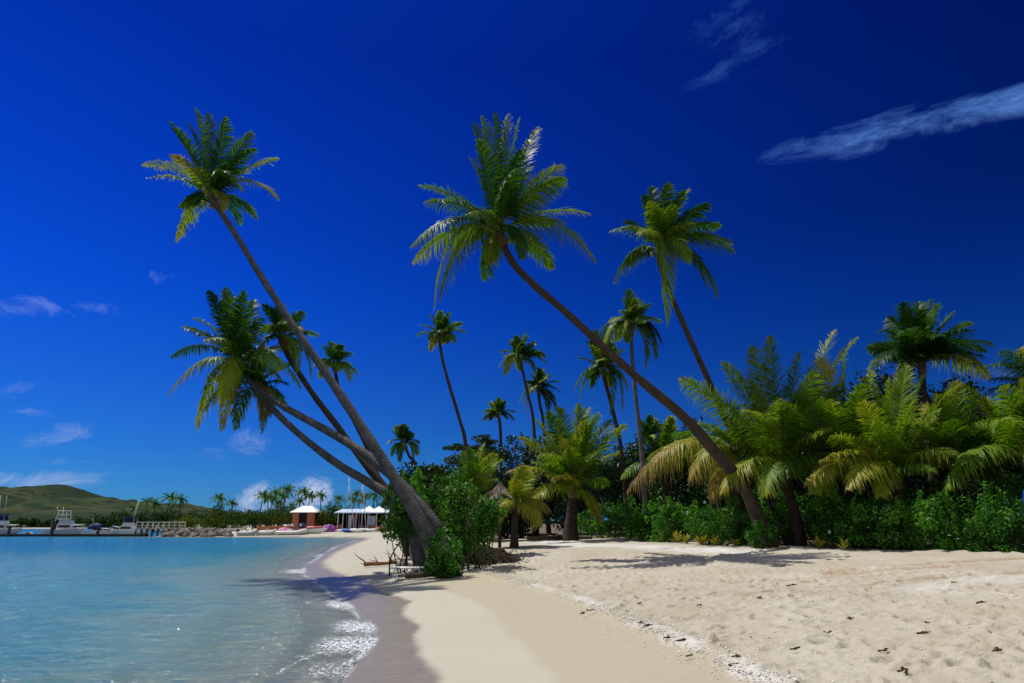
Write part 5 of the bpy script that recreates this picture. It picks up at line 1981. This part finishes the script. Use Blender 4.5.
def inflatable(px0, px1, py, Y, label, bow=1, mat='greyhull', motor=True, seats='white'):
    a, b = at(px0, py, Y), at(px1, py, Y)
    L = b[0] - a[0]
    x = (a[0] + b[0]) / 2
    gz = max(H(x, Y), 0) - .05
    root = thing('inflatable_boat', label, 'inflatable boat', (x, Y, gz), 'tenders pulled up at the far waterline')
    W = L * .4
    rt = .30
    tb = MB()
    pts = [(-.5, -W / 2 + rt, .42), (0, -W / 2 + rt, .45), (.28, -W / 2 + rt * 1.1, .55), (.44, -W * .18, .78), (.5, 0, .9), (.44, W * .18, .78), (.28, W / 2 - rt * 1.1, .55), (0, W / 2 - rt, .45), (-.5, W / 2 - rt, .42)]
    l = spline([(x + bow * p[0] * L, Y + p[1], gz + p[2]) for p in pts], 40)
    tb.tube(l, rt, 10)
    tb.build('tube', M[mat], root)
    fl = MB()
    s = hull_mb(L * .92, W * .7, .42, gz, bow, x, Y, .6)
    fl.loft(s)
    fl.build('hull', M['white'], root)
    st = MB()
    st.box((x - bow * L * .05, Y, gz + .75), (L * .12, W * .4, .7), taper=.8)
    st.build('console', M[seats], root, smooth=False)
    if motor:
        om = MB()
        om.box((x - bow * L * .53, Y, gz + .85), (.45, .38, .6), taper=.75)
        om.box((x - bow * L * .55, Y, gz + .25), (.2, .16, .8))
        om.build('outboard_motor', M['black'], root, smooth=False)


inflatable(238, 257, 535.3, 128.5, 'grey inflatable tender with black outboard, leftmost at the far waterline')
inflatable(258, 276, 535.5, 128.8, 'pale inflatable tender second from the left at the far waterline', 1, 'offwhite')
inflatable(277, 306, 535.2, 129.0, 'long white inflatable tender with black outboard and raised bow', 1, 'white')
stored_boat(300, 325, 535, 130.5, 'white', 'low white dinghy at the right end of the waterline tenders', 1, 'tenders pulled up at the far waterline', D=.75)

# covered / coloured craft on the sand
GK = 'coloured small craft drawn up on the far sand'
def kayak(px0, px1, py, Y, mat, label, cover=None, D=.42):
    a, b = at(px0, py, Y), at(px1, py, Y)
    L = b[0] - a[0]
    x = (a[0] + b[0]) / 2
    gz = H(x, Y)
    root = thing('canoe', label, 'canoe', (x, Y, gz), GK)
    secs = []
    for t in np.linspace(0, 1, 14):
        q = math.sin(math.pi * min(max(t, .01), .99)) ** .6
        an = np.linspace(0, 2 * math.pi, 12, endpoint=False)
        up = .25 * abs(t - .5) ** 2 * 4
        secs.append([[a[0] + t * L, Y + math.cos(k) * .45 * q, gz + .08 + D * (.5 + up) + math.sin(k) * D * .5 * q] for k in an])
    mb = MB()
    mb.loft(secs, closed=True, caps=True)
    mb.build('hull', M[mat], root)
    ck = MB()
    ck.ball((x, Y, gz + .08 + D * .96), (L * .12, .26, .07), 12, 6)
    ck.build('cockpit', M['black'], root)
    return root


kayak(305, 326, 528.5, 134.5, 'red', 'red canoe behind the white dinghy on the far sand', D=1.0)
kayak(298, 311, 526.5, 136.5, 'pink', 'pale pink canoe left of the red one', D=.6)
kayak(341, 356, 529.5, 130.6, 'blue', 'blue canoe right of the purple sail heap', D=.6)
kayak(349, 366, 531, 129.6, 'white', 'white canoe nearest the water below the boat masts', D=.7)
kayak(352, 370, 528, 131.2, 'pink', 'pink canoe in front of the long beach house')
kayak(374, 389, 529.5, 131, 'orange', 'orange brown canoe at the right end by the leaning clump bush', D=.7)
kayak(363, 377, 530.5, 130, 'white', 'short white canoe left of the orange brown one', D=.6)

def sail_heap(px0, px1, top, bot, Y, mat, label):
    a, b = at(px0, bot, Y), at(px1, top, Y)
    x = (a[0] + b[0]) / 2
    gz = H(x, Y)
    hgt = b[2] - gz
    U, V = np.meshgrid(np.linspace(-1, 1, 26), np.linspace(-1, 1, 18))
    r = np.clip(1 - U ** 2 * .95, 0, 1) ** .6 * np.clip(1 - V ** 2, 0, 1) ** .5
    z = gz - .05 + hgt * r * (1 + .25 * fbm(U * 4, V * 4, 3))
    mb = MB()
    i = np.arange(17)[:, None] * 26 + np.arange(25)[None, :]
    mb.add(np.c_[(x + U * (b[0] - a[0]) / 2).ravel(), (Y + V * .8).ravel(), z.ravel()], np.stack([i, i + 1, i + 27, i + 26], -1).reshape(-1, 4))
    tag(mb.build('folded_sail', M[mat], loc=(x, Y, gz)), label, 'sail', 'folded sails on the far sand')


sail_heap(321, 337, 524.5, 530.5, 134, 'purple', 'purple folded sail heap right of the red canoe')
sail_heap(276, 292, 527.5, 531.5, 132, 'pink', 'pale pink folded sail lying over the long white tender')


def catamaran(px, Y, py, top, label, lean):
    a = at(px, py, Y)
    gz = H(a[0], Y)
    root = thing('beach_catamaran', label, 'sailing catamaran', (a[0], Y, gz), 'catamarans on the far sand')
    L = 4.6
    for s in (-1, 1):
        secs = []
        for t in np.linspace(0, 1, 10):
            q = math.sin(math.pi * min(max(t, .02), .98)) ** .5
            an = np.linspace(0, 2 * math.pi, 9, endpoint=False)
            secs.append([[a[0] - L / 2 + t * L, Y + s * 1.1 + math.cos(k) * .2 * q, gz + .32 + .1 * t + math.sin(k) * .24 * q] for k in an])
        mb = MB()
        mb.loft(secs, closed=True, caps=True)
        mb.build('hull', M['white'], root)
    tr = MB()
    tr.box((a[0], Y, gz + .62), (1.9, 2.0, .05))
    tr.build('trampoline', M['blue'], root, smooth=False)
    bm = MB()
    for sx in (-1, 1):
        bm.tube([(a[0] + sx * .95, Y - 1.2, gz + .6), (a[0] + sx * .95, Y + 1.2, gz + .6)], .05, 6)
    bm.build('crossbeam', M['steel'], root)
    t = at(px + lean, top, Y)
    ms = MB()
    ms.tube([(a[0] + .9, Y, gz + .6), (t[0] + .9, Y, t[2])], [.085, .06], 7)
    mast = ms.build('mast', M['steel'], root)
    st = MB()
    for s in (-1, 1):
        st.tube([(a[0] - .3, Y + s * 1.1, gz + .6), (t[0] + .9, Y, t[2] - 1.5)], .015, 4)
    st.tube([(a[0] + 2.2, Y, gz + .7), (t[0] + .9, Y, t[2] - 1.5)], .015, 4)
    st.build('stay', M['steel'], root)


catamaran(349, 132.4, 531, 478, 'beached catamaran with the left of the two tall masts', -5)
catamaran(361, 132.9, 530, 477, 'beached catamaran with the right of the two tall masts', -3)


# ---- people on the far sand
def person(px, py, Y, label, shirt, shorts, seed, face=0.0, stride=.25):
    rng = np.random.default_rng(seed)
    g = at(px, py, Y)
    gz = H(g[0], Y)
    root = thing('person', label, 'person', (g[0], Y, gz), 'people by the brick hut')
    J = {'pelvis': (0, 0, .95), 'waist': (0, 0, 1.1), 'chest': (0, .0, 1.34), 'neck': (0, -.01, 1.5), 'headb': (0, -.02, 1.58), 'headt': (0, -.03, 1.72),
         'shL': (-.17, 0, 1.42), 'elL': (-.25, .03, 1.14), 'wrL': (-.26, -.07, .9), 'hdL': (-.26, -.1, .81), 'shR': (.17, 0, 1.42), 'elR': (.25, .05, 1.14), 'wrR': (.26, -.03, .9), 'hdR': (.26, -.06, .81),
         'hiL': (-.10, 0, .9), 'knL': (-.11, -stride * .5, .5), 'anL': (-.11, -stride * .4, .09), 'toL': (-.11, -stride * .4 - .16, .03),
         'hiR': (.10, 0, .9), 'knR': (.11, stride * .25, .5), 'anR': (.11, stride * .8, .10), 'toR': (.11, stride * .8 - .15, .03)}
    rad = dict(pelvis=.14, waist=.125, chest=.15, neck=.06, headb=.085, headt=.085, shL=.07, shR=.07, elL=.045, elR=.045, wrL=.032, wrR=.032, hdL=.035, hdR=.035, hiL=.09, hiR=.09, knL=.06, knR=.06, anL=.042, anR=.042, toL=.035, toR=.035)
    E = [('pelvis', 'waist'), ('waist', 'chest'), ('chest', 'neck'), ('neck', 'headb'), ('headb', 'headt'), ('chest', 'shL'), ('shL', 'elL'), ('elL', 'wrL'), ('wrL', 'hdL'), ('chest', 'shR'), ('shR', 'elR'), ('elR', 'wrR'), ('wrR', 'hdR'),
         ('pelvis', 'hiL'), ('hiL', 'knL'), ('knL', 'anL'), ('anL', 'toL'), ('pelvis', 'hiR'), ('hiR', 'knR'), ('knR', 'anR'), ('anR', 'toR')]
    names = list(J)
    me = bpy.data.meshes.new('body')
    me.from_pydata([J[n] for n in names], [(names.index(a), names.index(b)) for a, b in E], [])
    me.materials.append(M['skin'])
    o = bpy.data.objects.new('body', me)
    COL.objects.link(o)
    o.parent = root
    sk = o.modifiers.new('skin', 'SKIN')
    for i, n in enumerate(names):
        me.skin_vertices[0].data[i].radius = (rad[n], rad[n])
    me.skin_vertices[0].data[0].use_root = True
    o.modifiers.new('sub', 'SUBSURF').levels = 2
    o.modifiers['sub'].render_levels = 2
    root.rotation_euler = (0, 0, face)

    def garment(name, paths, mat):
        mb = MB()
        for pts, rr in paths:
            l = spline(np.array([J[p] for p in pts], float), 12)
            r = np.interp(np.linspace(0, 1, 12), np.linspace(0, 1, len(rr)), rr)
            mb.tube(l + ORIGIN[root.name], r, 10)
        mb.build(name, M[mat], root)
    garment('shirt', [(('pelvis', 'waist', 'chest', 'neck'), (.175, .17, .185, .08)), (('chest', 'shL', 'elL'), (.12, .10, .07)), (('chest', 'shR', 'elR'), (.12, .10, .07))], shirt)
    garment('shorts', [(('waist', 'pelvis'), (.16, .178)), (('pelvis', 'hiL', 'knL'), (.15, .12, .085)), (('pelvis', 'hiR', 'knR'), (.15, .12, .085))], shorts)
    mb = MB()
    mb.ball(np.array(J['headt']) + (0, .02, .02) + ORIGIN[root.name], (.10, .11, .10), 10, 7)
    mb.build('hair', M['hair'], root)
    fc = MB()
    fc.ball(np.array([0, -.125, 1.64]) + ORIGIN[root.name], (.016, .022, .022), 6, 5)
    fc.build('nose', M['skin'], root)


person(292, 526, 134.5, 'person in white top and dark shorts standing left of the brick hut', 'white', 'black', 1, .4)
person(300.5, 525.5, 136.2, 'person in pale shirt standing left of another in the hut doorway', 'bluegrey', 'navy', 2, -.2, .1)
person(303.5, 525.5, 136.4, 'person in blue shirt, right of another in the hut doorway', 'blue', 'black', 3, .3, .1)
